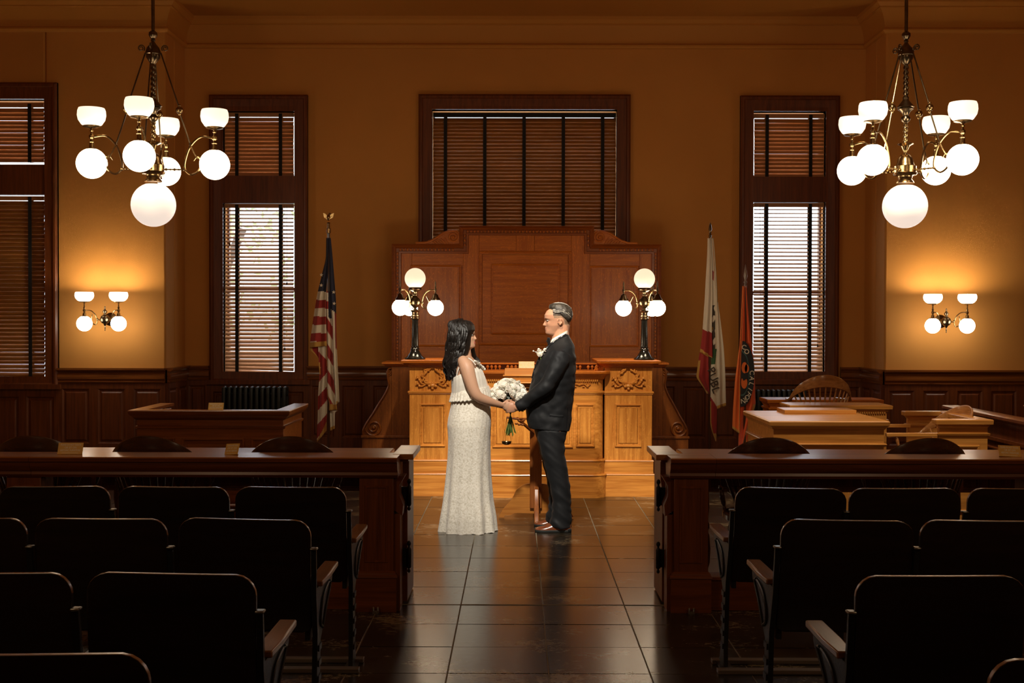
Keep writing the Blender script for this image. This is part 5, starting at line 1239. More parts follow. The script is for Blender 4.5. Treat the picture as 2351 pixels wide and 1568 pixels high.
for k in range(8):
    c_ = P(1186+k*2.5+random.uniform(-3, 3), 968+random.uniform(-6, 14), 9.96); m.ball(c_, (.014, .008, .009), 8, 5)
obj('leaf_carving', m, LWZ, bs)
c_ = P(1163, 1014, 9.98); m = MB(); m.lathe([(.001, -.024), (.02, -.024), (.035, -.015), (.040, 0), (.042, .002), (.037, .001), (.03, -.010), (.001, -.018)], c_, 24); obj('pan', m, M['brass_dark'], bs)
m = MB(); t_ = P(1163, 958, 9.98)
for k in range(3):
    a = 2*PI*k/3+.3; m.tube([(c_.x+.038*math.cos(a), c_.y+.038*math.sin(a), c_.z), t_], (.0013, .0013), 5)
obj('wire', m, M['brass'], bs)
# ------------------------------------------------------------------ people
from mathutils.bvhtree import BVHTree
def loft(m, rings, n=36, e=2.3, mod=None):
    """body rings given by left and right outline points (px, py) at depth Y, half depth hy"""
    rs = []
    for k, (L, R, hy, Y) in enumerate(rings):
        a = P(*L, Y); b = P(*R, Y); c = (a+b)/2; h = (b-a)/2; ring = []
        for i in range(n):
            t = 2*PI*i/n; ct, st = math.cos(t), math.sin(t); q = 1+(mod(k, t) if mod else 0)
            ring.append(c+h*q*math.copysign(abs(ct)**(2/e), ct)+Vector((0, hy*q*math.copysign(abs(st)**(2/e), st), 0)))
        rs.append(ring)
    return m.rings(rs)
def interp(rings, k=3):
    out = []
    for a, b in zip(rings[:-1], rings[1:]):
        for j in range(k):
            t = j/k; f = lambda u, v: u+(v-u)*t
            out.append(((f(a[0][0], b[0][0]), f(a[0][1], b[0][1])), (f(a[1][0], b[1][0]), f(a[1][1], b[1][1])), f(a[2], b[2]), f(a[3], b[3])))
    return out+[rings[-1]]
HT = [(0, .076, .005, .026), (.012, .099, -.02, .040), (.03, .106, -.045, .047), (.05, .103, -.065, .056), (.075, .103, -.080, .066), (.10, .102, -.088, .070), (.115, .101, -.093, .073), (.13, .109, -.097, .075), (.16, .111, -.100, .078), (.19, .094, -.094, .072), (.212, .062, -.075, .058), (.226, .022, -.047, .036), (.232, -.004, -.022, .008)]
def headmesh(m, T, fem):
    tb = HT; N = 60; n = 72; rs = []
    def at(z):
        for a, b in zip(tb[:-1], tb[1:]):
            if z <= b[0]+1e-9:
                t = (z-a[0])/(b[0]-a[0]); t = t; return [a[i]+(b[i]-a[i])*t for i in (1, 2, 3)]
        return tb[-1][1:]
    g = lambda v, s_: math.exp(-(v/s_)**2)
    for k in range(N+1):
        z = .232*k/N; xf, xb, hw = at(z); cx_ = (xf+xb)/2; hx = (xf-xb)/2; ring = []
        for i in range(n):
            t = 2*PI*i/n; ct, st = math.cos(t), math.sin(t)
            x = cx_+hx*math.copysign(abs(ct)**.92, ct); y = hw*math.copysign(abs(st)**.92, st)
            if ct > 0:
                nz = 0
                if .066 < z < .135: nz = (.027 if not fem else .024)*(1-((z-.080)/.055))**1.0 if z > .080 else (.027 if not fem else .024)*(z-.066)/.014
                x += max(0, nz)*g(y, .010+.004*(z < .09))*1.0
                x += (.008*g(z-.057, .006)+.0075*g(z-.045, .007)-.003*g(z-.051, .0025))*g(y, .020)
                x += .006*g(z-.018, .010)*g(y, .02)+.006*g(z-.132, .008)*g(abs(y)-.028, .022)
                x -= .008*g(z-.116, .011)*g(abs(y)-.033, .014)
                x += .005*g(z-.09, .018)*g(abs(y)-.040, .014)
            ring.append(T @ Vector((x, y, z)))
        rs.append(ring)
    m.rings(rs)
def ear(m, T, s_):
    old = m.T; m.T = T
    m.tube(crom([(.000, s_*.073, .080), (.012, s_*.079, .092), (.014, s_*.083, .112), (.004, s_*.088, .128), (-.014, s_*.090, .126), (-.020, s_*.089, .108), (-.010, s_*.083, .088), (.000, s_*.077, .078)], 4), (.0042, .0042), 7, round_=True)
    m.ball((-.003, s_*.076, .103), (.015, .005, .022), 12, 8); m.T = old
def hand(m, w, f, nn, sc=1.0, curl=(40, 45, 50, 55), thumb=None, spread=1.0):
    """palm, four fingers bent towards nn and a thumb from the side of the palm"""
    f = Vector(f).normalized(); nn = Vector(nn); nn = (nn-f*nn.dot(f)).normalized(); s_ = f.cross(nn).normalized()
    if s_.z < 0: s_ = -s_
    w = Vector(w); B = Matrix((f, s_, nn)).transposed().to_4x4(); old = m.T
    m.T = Matrix.Translation(w+f*.048*sc) @ B; m.ball((0, 0, 0), (.056*sc, .041*sc, .016*sc), 18, 10); m.T = old
    m.tube([w-f*.03*sc, w+f*.02*sc], [(.024*sc, .02*sc), (.03*sc, .018*sc)], 10, tuple(nn), round_=True)
    for i, (o, l) in enumerate(((.030, .070), (.010, .078), (-.010, .073), (-.029, .058))):
        p = w+f*(.082-.004*abs(i-1))*sc+s_*o*sc; a = 0; pts = [p-f*.03*sc, p]; seg = (.44, .31, .25)
        for g_ in range(3):
            a += math.radians(curl[i])*(1.0 if g_ else .75); d = f*math.cos(a)+nn*math.sin(a)+s_*(.05*(1.5-i)*spread); p = p+d*l*seg[g_]*sc; pts.append(p)
        m.tube(crom(pts, 3), [(r_*sc, r_*sc) for r_ in crad([.0095, .0098, .0090, .0082, .0070], 3)], 9, tuple(s_), round_=True)
    tb = thumb or (.6, .5, .6); p = w+f*.022*sc+s_*.030*sc; d = (f*tb[0]+s_*tb[1]+nn*tb[2]).normalized(); d2 = (f*(tb[0]+.5)+nn*tb[2]+s_*tb[1]*.3).normalized()
    pts = [p-d*.012*sc, p+d*.03*sc, p+d*.03*sc+d2*.028*sc, p+d*.03*sc+d2*.050*sc]
    m.tube(crom(pts, 3), [(r_*sc, r_*sc) for r_ in crad([.013, .0115, .0095, .008], 3)], 9, tuple(nn), round_=True)
def L3(*a): return [P(x, y, z) for x, y, z in a]
SKW = plain('warm_skin', (0.58, 0.335, 0.215), 0.45, spec=.35, sss=.12, bump=.03, bscale=120, vary=.05); SKM = plain('ruddy_skin', (0.56, 0.29, 0.18), 0.42, spec=.4, sss=.12, bump=.05, bscale=140, vary=.09, vscale=14)
LIP = plain('lip_skin', (0.45, 0.12, 0.09), 0.35, vary=.05); LIPM = plain('muted_lip_skin', (0.42, 0.17, 0.12), 0.4, vary=.05); STUB = plain('short_cropped_hair_skin', (0.36, 0.225, 0.14), 0.6, bump=.3, bscale=300, vary=.2, vscale=40)
STUBD = plain('dark_cropped_hair', (0.13, 0.09, 0.06), 0.6, bump=.3, bscale=300, vary=.3, vscale=60)
HAIRB = plain('black_hair', (0.010, 0.0075, 0.006), 0.45, spec=.45, bump=.25, bscale=90, vary=.4, vscale=30); HAIRG = plain('grey_hair', (0.30, 0.28, 0.24), 0.4, bump=.2, bscale=200, vary=.6, vscale=50); HAIRD = plain('dark_grey_hair', (0.035, 0.030, 0.024), 0.42, bump=.3, bscale=200, vary=.5, vscale=60)
EYEW = plain('eye_white', (.7, .68, .62), .2, vary=.02); EYED = plain('dark_iris', (.012, .008, .006), .15, vary=.02)
def lace():
    m, n, l, b = nmat('cream_lace'); tc = n.new('ShaderNodeTexCoord')
    v = n.new('ShaderNodeTexVoronoi'); v.inputs['Scale'].default_value = 100; v.feature = 'SMOOTH_F1'; l.new(tc.outputs['Object'], v.inputs['Vector'])
    t = n.new('ShaderNodeTexNoise'); t.inputs['Scale'].default_value = 55; t.inputs['Detail'].default_value = 6; l.new(tc.outputs['Object'], t.inputs['Vector'])
    mu = n.new('ShaderNodeMath'); mu.operation = 'MULTIPLY'; l.new(v.outputs['Distance'], mu.inputs[0]); l.new(t.outputs['Fac'], mu.inputs[1])
    r = n.new('ShaderNodeValToRGB'); e = r.color_ramp.elements; e[0].position = .10; e[0].color = (.86, .82, .72, 1); e[1].position = .40; e[1].color = (.62, .57, .46, 1); l.new(mu.outputs[0], r.inputs['Fac']); l.new(r.outputs['Color'], b.inputs['Base Color'])
    b.inputs['Roughness'].default_value = .65; b.inputs['Sheen Weight'].default_value = .3
    k = n.new('ShaderNodeBump'); k.inputs['Strength'].default_value = .5; k.inputs['Distance'].default_value = .004; k.invert = True; l.new(mu.outputs[0], k.inputs['Height']); l.new(k.outputs['Normal'], b.inputs['Normal']); return m
LACE = lace(); SATIN = plain('cream_satin', (.84, .80, .70), .42, sheen=.3, bump=.12, bscale=60, vary=.04)
SUIT = plain('charcoal_suit_cloth', (.0095, .0105, .012), .6, spec=.3, sheen=.03, bump=.10, bscale=260, vary=.05, vscale=5); SATB = plain('black_satin', (.010, .010, .012), .25, bump=.03); SHIRT = plain('white_shirt', (.80, .78, .72), .6, bump=.05)
LEA = plain('brown_leather', (.20, .055, .020), .22, coat=.5, bump=.06, bscale=60, vary=.25, vscale=14); SOLE = plain('black_rubber_sole', (.018, .020, .018), .5, bump=.1)

YBR = 9.55
br = thing('person', 'dark-haired person in a long cream lace dress holding a white bouquet, facing right', 'person', (X(1075, YBR, 1215), YBR, 0))
mm = MB(); HS = .90
TH = Matrix.Translation(P(1062.5, 801.5, YBR)) @ Matrix.Rotation(math.radians(-4), 4, 'Z') @ Matrix.Rotation(math.radians(-3), 4, 'Y') @ Matrix.Scale(HS, 4)
headmesh(mm, TH, True)
mm.tube(L3((1068, 786, YBR), (1067, 803, YBR), (1066, 822, YBR), (1068, 832, YBR)), [(.050, .052), (.047, .050), (.056, .062), (.07, .10)], 18)
Yn = YBR-.165
loft(mm, interp([((1059, 812), (1081, 816), .055, YBR), ((1052, 822), (1088, 824), .115, YBR), ((1045, 832), (1096, 834), .150, YBR), ((1041, 850), (1101, 850), .155, YBR), ((1040, 870), (1103, 870), .145, YBR), ((1043, 900), (1110, 895), .13, YBR), ((1040, 930), (1118, 925), .15, YBR), ((1036, 970), (1117, 965), .16, YBR), ((1040, 1000), (1105, 1000), .15, YBR)]))
for s_ in (-1, 1): mm.tube(L3((1070, 985, YBR+s_*.085), (1080, 1090, YBR+s_*.08), (1070, 1190, YBR+s_*.08), (1072, 1212, YBR+s_*.08)), [(.085, .08), (.058, .055), (.04, .04), (.05, .04)], 14, round_=True)
mm.tube(crom(L3((1064, 830, Yn+.03), (1072, 845, Yn), (1079, 870, Yn-.02), (1088, 896, Yn-.03), (1098, 911, Yn-.025), (1118, 920, Yn+.01), (1137, 926, Yn+.05), (1151, 930, YBR-.08)), 4), crad([(.045, .05), (.056, .05), (.050, .046), (.043, .042), (.040, .040), (.037, .037), (.028, .028), (.023, .022)], 4), 18, round_=True)
mm.tube(crom(L3((1075, 832, YBR+.15), (1098, 860, YBR+.19), (1113, 890, YBR+.19), (1135, 908, YBR+.17), (1157, 923, YBR+.13)), 4), crad([.048, .042, .038, .032, .023], 4), 16, round_=True)
hand(mm, P(1153, 931, YBR-.075), (.97, .12, -.10), (.1, 1, 0), .88, (38, 42, 46, 50))
hand(mm, P(1159, 924, YBR+.12), (.97, -.12, -.25), (.1, -1, 0), .88, (45, 48, 50, 52))
lipc = TH @ Vector((.112, 0, .050))
def bmat(c):
    l_ = TH.inverted() @ c
    return 1 if (l_.x > .100 and abs(l_.y) < .020 and .039 < l_.z < .061) else 0
sculpt('body', mm, [SKW, LIP], br, .0040, 3, .5, bmat)
def eyes(T, par, hs, brow):
    for s_ in (-1, 1):
        m = MB(); m.T = T; m.ball((.091, s_*.033, .1155), (.009, .012, .0045), 14, 10); e_ = obj('eye', m, EYEW, par)
        m = MB(); m.T = T; m.ball((.0965, s_*.033, .1155), (.0042, .0045, .0038), 10, 8); obj('iris', m, EYED, e_)
        m = MB(); m.T = T; m.tube([(.093, s_*.048, .117), (.1015, s_*.038, .1225), (.1035, s_*.028, .121), (.101, s_*.020, .116)], [(.0005, .0005), (.0011, .0009), (.0011, .0009), (.0005, .0005)], 6); obj('lashes', m, EYED, e_)
        m = MB(); m.T = T; m.tube([(.093, s_*.054, .130), (.106, s_*.040, .137), (.112, s_*.026, .136), (.113, s_*.014, .133)], [(.0006, .0006), (.0015, .001), (.0017, .001), (.0008, .0006)], 6); obj('eyebrow', m, brow, par)
eyes(TH, br, HS, HAIRB)
# dress
rng = [((1036, 869), (1097, 838), .160, YBR), ((1036, 876), (1107, 848), .168, YBR), ((1037, 890), (1114, 866), .165, YBR), ((1037, 903), (1119, 887), .155, YBR), ((1036, 915), (1123, 905), .152, YBR), ((1034, 937), (1126, 930), .165, YBR), ((1029, 960), (1127.5, 958), .182, YBR), ((1027, 975), (1127.5, 976), .187, YBR), ((1029, 1005), (1126, 1005), .185, YBR), ((1028, 1050), (1126, 1045), .178, YBR), ((1024, 1100), (1127, 1092), .178, YBR), ((1019, 1150), (1131, 1148), .19, YBR), ((1014, 1188), (1137, 1185), .205, YBR), ((1010.5, 1219.5), (1140, 1218), .21, YBR)]
R4 = interp(rng, 6); NR = len(R4)
def pleat(k, t):
    v = max(0, k/NR-.55)/.45
    return v**1.3*(.075*math.sin(11*t+.8+k*.01)+.045*math.sin(7*t+2+k*.02))+.0035*math.sin(23*t+k*.31)*(1 if k > 20 else 2.2)
m = MB(); loft(m, R4, 150, 2.2, pleat)
n_ = 150
for i in range(n_): m.v[(NR-1)*n_+i].z += .006*abs(math.sin(i*.55))+.002
o = obj('dress', m, [LACE, SATIN], br, smooth=80)
for p_ in o.data.polygons:
    if (p_.center.z+0) > Z(914, YBR): p_.material_index = 1
m = MB(); pp = [((1038, 899), (1121, 886), .158, YBR), ((1036, 906), (1124, 895), .168, YBR), ((1034, 915), (1126, 905), .176, YBR), ((1032.5, 922), (1127, 912), .182, YBR)]
m2 = interp(pp, 3); rs = []
for k, (L, R, hy, Y) in enumerate(m2):
    a = P(*L, Y); b = P(*R, Y); c = (a+b)/2; h = (b-a)/2; q0 = k/len(m2)
    rs.append([c+h*(1+.035*q0*math.sin(34*t))*math.cos(t)+Vector((0, hy*(1+.035*q0*math.sin(34*t))*math.sin(t), .004*q0*math.sin(29*t))) for t in [2*PI*i/220 for i in range(220)]])
m.rings(rs, False); o = obj('peplum_frill', m, LACE, br, smooth=80, recalc=False); s = o.modifiers.new('t', 'SOLIDIFY'); s.thickness = .003
m = MB()
for k in range(9):
    t = k/8; c_ = P(1092+16*t**.8, 833+16*t, YBR-.12+.15*t)
    m.T = Matrix.Translation(c_) @ Euler((random.uniform(-.6, .6), random.uniform(-.8, .8), random.uniform(-1, 1))).to_matrix().to_4x4()
    m.rings([[(.006*math.cos(a), .006*math.sin(a), 0) for a in [2*PI*i/18 for i in range(18)]], [(.022*math.cos(a), .022*math.sin(a), .010+.006*math.sin(4*a+k)) for a in [2*PI*i/18 for i in range(18)]]], False)
o = obj('neckline_frill', m, SATIN, br, smooth=80); s = o.modifiers.new('t', 'SOLIDIFY'); s.thickness = .002
m = MB(); m.T = None
sk = [P(*a) for a in ((1046, 873, YBR-.125), (1051, 852, YBR-.150), (1058, 836, YBR-.150), (1066, 825, YBR-.135), (1074, 822.5, YBR-.128), (1083, 827, YBR-.14), (1092, 838, YBR-.135))]
m.tube(crom(sk, 5), (.0045, .003), 7, (0, 1, 0)); m.tube(crom([Vector((p_.x, 2*YBR-p_.y, p_.z)) for p_ in sk], 5), (.0045, .003), 7, (0, 1, 0)); obj('shoulder_strap', m, SATIN, br)
m = MB(); c_ = P(1143, 928, Yn+.065); m.T = Matrix.Translation(c_) @ Matrix.Rotation(math.radians(98), 4, 'Y')
rr = [(.0285*math.cos(2*PI*i/30), .0285*math.sin(2*PI*i/30), 0) for i in range(31)]; m.tube(rr, (.0018, .0018), 5, (0, 0, 1)); obj('bracelet', m, M['brass'], br)
# hair
m = MB(); loft(m, interp([((1060, 735), (1070, 734.5), .03, YBR), ((1050, 738), (1081, 737.5), .070, YBR), ((1042, 746), (1088, 745), .096, YBR), ((1036, 758), (1091, 757), .107, YBR), ((1033, 775), (1085, 770), .108, YBR), ((1031, 795), (1082, 792), .110, YBR), ((1029, 815), (1077, 812), .122, YBR), ((1028, 835), (1066, 826), .125, YBR), ((1030, 852), (1056, 845), .11, YBR), ((1035, 868), (1047, 862), .06, YBR)]), 48, 2.2, lambda k, t: .018*math.sin(9*t+k*.35)+.012*math.sin(17*t-k*.5))
base_h = sculpt('hair', m, HAIRB, br, .005, 2, .4)
m = MB(); rnd = random.Random(3)
hr = [(1060, 735, 5), (1057, 742, 24), (1064, 757, 31), (1061, 775, 29), (1058, 795, 28.5), (1054, 815, 27), (1047, 835, 22), (1043, 852, 15), (1041, 872, 7)]
for k in range(150):
    th = rnd.uniform(-PI, PI); 
    if abs(th) < 1.25: continue       # leave the face open (0 = front)
    ln = rnd.randint(6, 9); ph = rnd.uniform(0, 6); pts = []
    for j in range(0, ln):
        cxp, cyp, rp = hr[j]; am = 4.2*max(0, j-2)/3
        x_ = cxp+(rp+1+(1.8 if j > 2 else 0)+rnd.uniform(-.5, .8))*math.cos(th)+am*math.sin(j*1.9+ph); y_ = YBR+(.108 if j < 7 else .10)*(1.0 if j > 1 else (.7 if j else .15))*math.sin(th)*1.04+(.014 if j > 2 else .004)*math.cos(j*2.1+ph)
        if j > 2 and math.cos(th) > .2: x_ -= 6*(j-2)/6
        pts.append(P(x_, cyp+rnd.uniform(-3, 3), y_))
    if len(pts) < 3: continue
    cr = crom(pts, 4); N_ = len(cr); rad = [(.0028+.0045*math.sin(PI*min(1, (i+2)/(N_+2))))*1.0 for i in range(N_)]
    m.tube(cr, [(r_*1.25, r_*.8) for r_ in rad], 6, (0, 1, 0), round_=True)
for k in range(12):
    x0 = 1086+rnd.uniform(-4, 3); pts = [P(x0-3, 790, YBR+.09), P(x0, 806, YBR+.10), P(x0+3+rnd.uniform(-2, 2), 818, YBR+.11), P(x0+9+rnd.uniform(-4, 4), 828, YBR+.11), P(x0+10+rnd.uniform(-5, 5), 839, YBR+.10)]
    cr = crom(pts, 4); m.tube(cr, [(.006, .005)]*(len(cr)-3)+[(.005, .004), (.004, .003), (.002, .002)], 6, round_=True)
obj('hair_locks', m, HAIRB, br)
# ---- groom
YG0 = 9.62
gr = thing('person', 'person with short grey hair in a charcoal suit and bow tie, facing left', 'person', (X(1280, YG0, 1215), YG0, 0))
TG = Matrix.Translation(P(1284, 769, YG0)) @ Matrix.Rotation(PI+math.radians(4), 4, 'Z') @ Matrix.Rotation(math.radians(2), 4, 'Y') @ Matrix.Scale(.985, 4)
mm = MB(); headmesh(mm, TG, False); ear(mm, TG, 1); ear(mm, TG, -1)
mm.tube(L3((1289, 745, YG0), (1288, 762, YG0), (1287, 778, YG0), (1288, 792, YG0)), [(.066, .060), (.063, .062), (.068, .068), (.08, .10)], 20)
loft(mm, interp([((1268, 792), (1306, 785), .09, YG0), ((1260, 815), (1310, 810), .14, YG0), ((1240, 850), (1310, 850), .165, YG0), ((1222, 905), (1310, 905), .165, YG0), ((1222, 970), (1302, 970), .17, YG0), ((1240, 1010), (1292, 1010), .15, YG0)]))
for Yl, dx in ((YG0-.11, 0), (YG0+.12, -8)):
    mm.tube(L3((1270+dx, 990, Yl), (1278+dx, 1080, Yl), (1290+dx, 1180, Yl), (1291+dx, 1205, Yl)), [(.085, .08), (.06, .055), (.045, .042), (.045, .04)], 14, round_=True)
YN = YG0-.20
mm.tube(crom(L3((1284, 828, YN+.05), (1275, 850, YN), (1254, 887, YN-.02), (1225, 910, YN+.01), (1195, 932, YG0-.15), (1188, 936, YG0-.15)), 4), crad([.035, .038, .038, .034, .026, .026], 4), 16, round_=True)
mm.tube(crom(L3((1284, 830, YG0+.15), (1277, 850, YG0+.2), (1256, 888, YG0+.22), (1228, 908, YG0+.18), (1200, 926, YG0+.11)), 4), crad([.035, .038, .038, .034, .026], 4), 16, round_=True)
hand(mm, P(1189, 934, YG0-.145), (-.97, .08, -.12), (-.1, 1, 0), 1.0, (22, 44, 50, 54), (.7, .35, .75))
hand(mm, P(1199, 927, YG0+.10), (-.97, -.08, -.12), (-.1, -1, 0), .98, (40, 44, 50, 54))
TGi = TG.inverted()
def gmat(c):
    l_ = TGi @ c
    if l_.z < -.005 or l_.z > .25: 
        return 0
    if l_.x > .102 and abs(l_.y) < .020 and .041 < l_.z < .059: return 1
    if (l_.x < .050 and l_.z > .150) or (l_.x < -.05 and l_.z > .118): return 3
    if l_.x < .045 and l_.z > .125 and abs(l_.y) < .083 and not (l_.x > -.03 and l_.z < .133): return 2
    if l_.x < -.035 and l_.z > .075: return 2
    return 0
sculpt('body', mm, [SKM, LIPM, STUB, STUBD], gr, .0038, 3, .45, gmat)
eyes(TG, gr, 1, HAIRD)
# hair: swept back top
m = MB(); loft(m, interp([((1270, 696), (1292, 696), .036, YG0), ((1262, 699), (1303, 700), .062, YG0), ((1260, 705), (1310, 706), .076, YG0), ((1262, 711), (1314.5, 714), .083, YG0), ((1270, 718), (1315.5, 724), .0845, YG0), ((1284, 725), (1313, 733), .082, YG0), ((1296, 731), (1309, 740), .067, YG0)], 3), 40, 2.2, lambda k, t: .02*math.sin(14*t+k*.6))
hb = sculpt('hair', m, HAIRD, gr, .004, 2, .4)
rnd = random.Random(5)
for mt_, cnt, nm in ((HAIRD, 60, 'hair_locks'), (HAIRG, 95, 'grey_hair_locks')):
    m = MB()
    for k in range(cnt):
        s_ = rnd.uniform(-1, 1); y0 = YG0+s_*.084; lo = abs(s_)**2.4*21+rnd.uniform(-1, 1.5); x0 = rnd.uniform(1262, 1288)+5*abs(s_)
        pts = []
        for j in range(5):
            t = j/4; x_ = x0+(1312-x0)*t*rnd.uniform(.8, 1.0); u = (x_-1288)/27
            zt_ = 694.5+13*max(0, abs(u))**2.2*(1 if u > 0 else .55)+lo+(4*t if s_ < 0 else 4*t)
            pts.append(P(x_, zt_, y0*(1-.0)+(YG0-y0)*.25*t**2+rnd.uniform(-.003, .003)))
        cr = crom(pts, 3); N_ = len(cr); m.tube(cr, [(.0026+.0026*math.sin(PI*i/(N_-1)),)*2 for i in range(N_)], 5, round_=True)
    obj(nm, m, mt_, gr)
# jacket
mm = MB()
loft(mm, interp([((1272, 783), (1303.5, 766), .072, YG0), ((1261, 793), (1313, 782), .125, YG0), ((1249, 806), (1319, 797), .195, YG0), ((1237, 825), (1322, 818), .215, YG0), ((1226, 850), (1322, 850), .208, YG0), ((1219, 875), (1321, 875), .198, YG0), ((1213, 905), (1317.5, 905), .188, YG0), ((1208, 935), (1314, 935), .188, YG0), ((1208, 962), (1311, 965), .193, YG0), ((1215, 981), (1309, 988), .195, YG0)], 3), 48, 2.5)
mm.tube(crom(L3((1290, 813, YG0-.155), (1281, 838, YN+.01), (1266, 867, YN-.01), (1250, 890, YN-.02), (1230, 906, YN), (1210, 922, YG0-.165), (1190, 935, YG0-.15)), 4), crad([(.074, .065), (.071, .064), (.062, .06), (.057, .056), (.053, .052), (.047, .046), (.045, .042)], 4), 22)
mm.tube(crom(L3((1290, 816, YG0+.155), (1281, 842, YG0+.2), (1254, 888, YG0+.22), (1228, 906, YG0+.18), (1203, 925, YG0+.115)), 4), crad([.07, .066, .056, .048, .042], 4), 20)
def wr(c):
    q = c*9; return .0075*(noise.noise(Vector((q.x*1.2+q.z*1.4, q.y*.6, q.z*1.3-q.x*.9))))+.003*noise.noise(c*26)
jk = sculpt('jacket', mm, SUIT, gr, .006, 4, .4, disp=wr)
def bvh_of(o):
    me = o.data; off = ORI[o]; return BVHTree.FromPolygons([v.co+off for v in me.vertices], [tuple(p_.vertices) for p_ in me.polygons])
bj = bvh_of(jk)
def stick(b, px, py, lift=.004, fy=None):
    o_ = Vector((0, 0, CAMZ)); d = (P(px, py, 10)-o_).normalized(); h = b.ray_cast(o_, d)
    return h[0]-d*lift if h[0] is not None else P(px, py, fy or 9.5)
m = MB(); lp = [stick(bj, a, b, .002) for a, b in ((1301, 769), (1292, 774), (1281, 780), (1271, 788), (1261, 797), (1251, 808), (1242, 820), (1234, 835), (1227, 851), (1221, 868))]
m.tube(crom(lp, 4), crad([(.012, .004), (.013, .004), (.014, .004), (.016, .005), (.018, .005), (.018, .005), (.016, .005), (.012, .005), (.009, .004), (.004, .003)], 4), 10, (0, 1, 0)); obj('lapel', m, SATB, gr)
m = MB(); m.tube([stick(bj, a, b, .001) for a, b in ((1262, 953), (1272, 955), (1284, 956), (1293, 955))], (.010, .003), 8); obj('pocket_flap', m, SUIT, gr)
m = MB(); m.tube(crom([stick(bj, a, b, .0) for a, b in ((1303, 935), (1302, 955), (1300, 984))], 4), (.0022, .002), 5); obj('vent_seam', m, SATB, gr)
m = MB()
for a, b in ((1201, 944), (1205, 941), (1209, 938)): m.ball(stick(bj, a, b, .001), .0045, 8, 6)
obj('cuff_button', m, SATB, gr)
m = MB(); q0 = P(1187, 936, YG0-.15); q1 = P(1195, 932, YG0-.15); m.tube([q0, q1], [(.036, .034), (.038, .036)], 18); q0 = P(1199, 927, YG0+.11); q1 = P(1206, 923, YG0+.115); m.tube([q0, q1], [(.034, .034), (.036, .036)], 18); obj('shirt_cuff', m, SATB if 0 else SUIT, gr)
m = MB(); loft(m, interp([((1262, 791), (1304, 769), .078, YG0), ((1264, 784), (1305, 762), .074, YG0), ((1267, 778), (1305, 757), .070, YG0)], 3), 36); m.T = None
loft(m, [((1260, 800), (1290, 795), .07, YG0), ((1261, 786), (1295, 780), .066, YG0)], 30)
obj('shirt_collar', m, SHIRT, gr)
m = MB(); c_ = P(1259.5, 783, YG0)
for s_ in (-1, 1):
    m.rings([[(c_.x+dx, c_.y+s_*yy, c_.z+dz) for dx, dz in ((-.010, h_), (.012, h_*.9), (.012, -h_*.9), (-.010, -h_))] for yy, h_ in ((.004, .010), (.03, .024), (.058, .030), (.062, .026))])
m.ball((c_.x-.004, c_.y, c_.z), (.014, .011, .014), 12, 8); obj('bow_tie', m, SATB, gr, bevel=.003)
# trousers
mm = MB()
loft(mm, interp([((1222, 962), (1306, 965), .18, YG0), ((1226, 985), (1302, 990), .185, YG0), ((1233, 1010), (1298, 1012), .18, YG0)], 3), 36, 2.4)
near = [((1231, 985), (1301, 990), .105, YG0-.09), ((1236, 1015), (1297, 1015), .10, YG0-.10), ((1243, 1045), (1297, 1045), .097, YG0-.11), ((1253, 1080), (1304, 1080), .09, YG0-.115), ((1262, 1115), (1309, 1115), .083, YG0-.12), ((1268, 1150), (1311, 1150), .08, YG0-.12), ((1266, 1180), (1312, 1180), .08, YG0-.12), ((1262, 1197), (1313, 1197), .082, YG0-.12), ((1262, 1209), (1313.5, 1210), .082, YG0-.12)]
loft(mm, interp(near, 4), 30, 2.3)
loft(mm, interp([((a[0]-(2 if i < 3 else 5+i*.5), a[1]-(0 if i < 3 else 12)), (b[0]-8, b[1]-(0 if i < 3 else 12)), h_*.95, YG0+.12) for i, (a, b, h_, y_) in enumerate(near)], 4), 30, 2.3)
def wr2(c):
    q = c*8; z = c.z; a_ = 1+1.2*max(0, .45-z)/.45
    return .006*a_*noise.noise(Vector((q.x*2+q.z*1.2, q.y*1.0, q.z*2.4+q.x*1.5)))
sculpt('trousers', mm, SUIT, gr, .006, 4, .4, disp=wr2)
def shoe(px, Y, lab=None):
    x0 = X(px, Y, 1215); m = MB(); rs = []
    for u, hw, h_ in ((0, .018, .026), (.008, .030, .034), (.03, .043, .040), (.07, .049, .048), (.11, .046, .066), (.145, .041, .086), (.18, .039, .100), (.22, .040, .102), (.255, .036, .092), (.272, .022, .07)):
        ring = []
        for i in range(22):
            t = 2*PI*i/22; ct, st = math.cos(t), math.sin(t); yy = hw*math.copysign(abs(ct)**.7, ct)*(1 if st < .2 else (1-.45*(st-.2)*min(1, h_/.07))); zz = .018+(h_-.018)*max(0, st)**(.8)
            ring.append((x0+u, Y+yy, zz if st > 0 else .012))
        rs.append(ring)
    m.rings(rs); s_ = obj('shoe', m, LEA, gr, smooth=70)
    m = MB(); poly = []
    us = [(0, .012), (.006, .028), (.03, .047), (.07, .054), (.12, .048), (.18, .042), (.25, .043), (.275, .034), (.280, .015)]
    poly = [(x0-.004+u, Y-hw) for u, hw in us]+[(x0-.004+u, Y+hw) for u, hw in us[::-1]]
    m.prism(poly, .0015, .02, 'z'); m.prism([(a, b) for a, b in poly if a > x0+.19], .0015, .03, 'z'); obj('sole', m, SOLE, s_, bevel=.003)
    m = MB()
    for k in range(4): m.tube([(x0+.112+k*.014, Y-.022, .066+k*.011), (x0+.116+k*.014, Y, .074+k*.011), (x0+.112+k*.014, Y+.022, .066+k*.011)], (.0018, .0018), 5, (1, 0, 0))
    obj('shoe_laces', m, SOLE, s_)
shoe(1229, 9.48); shoe(1227, 9.74)
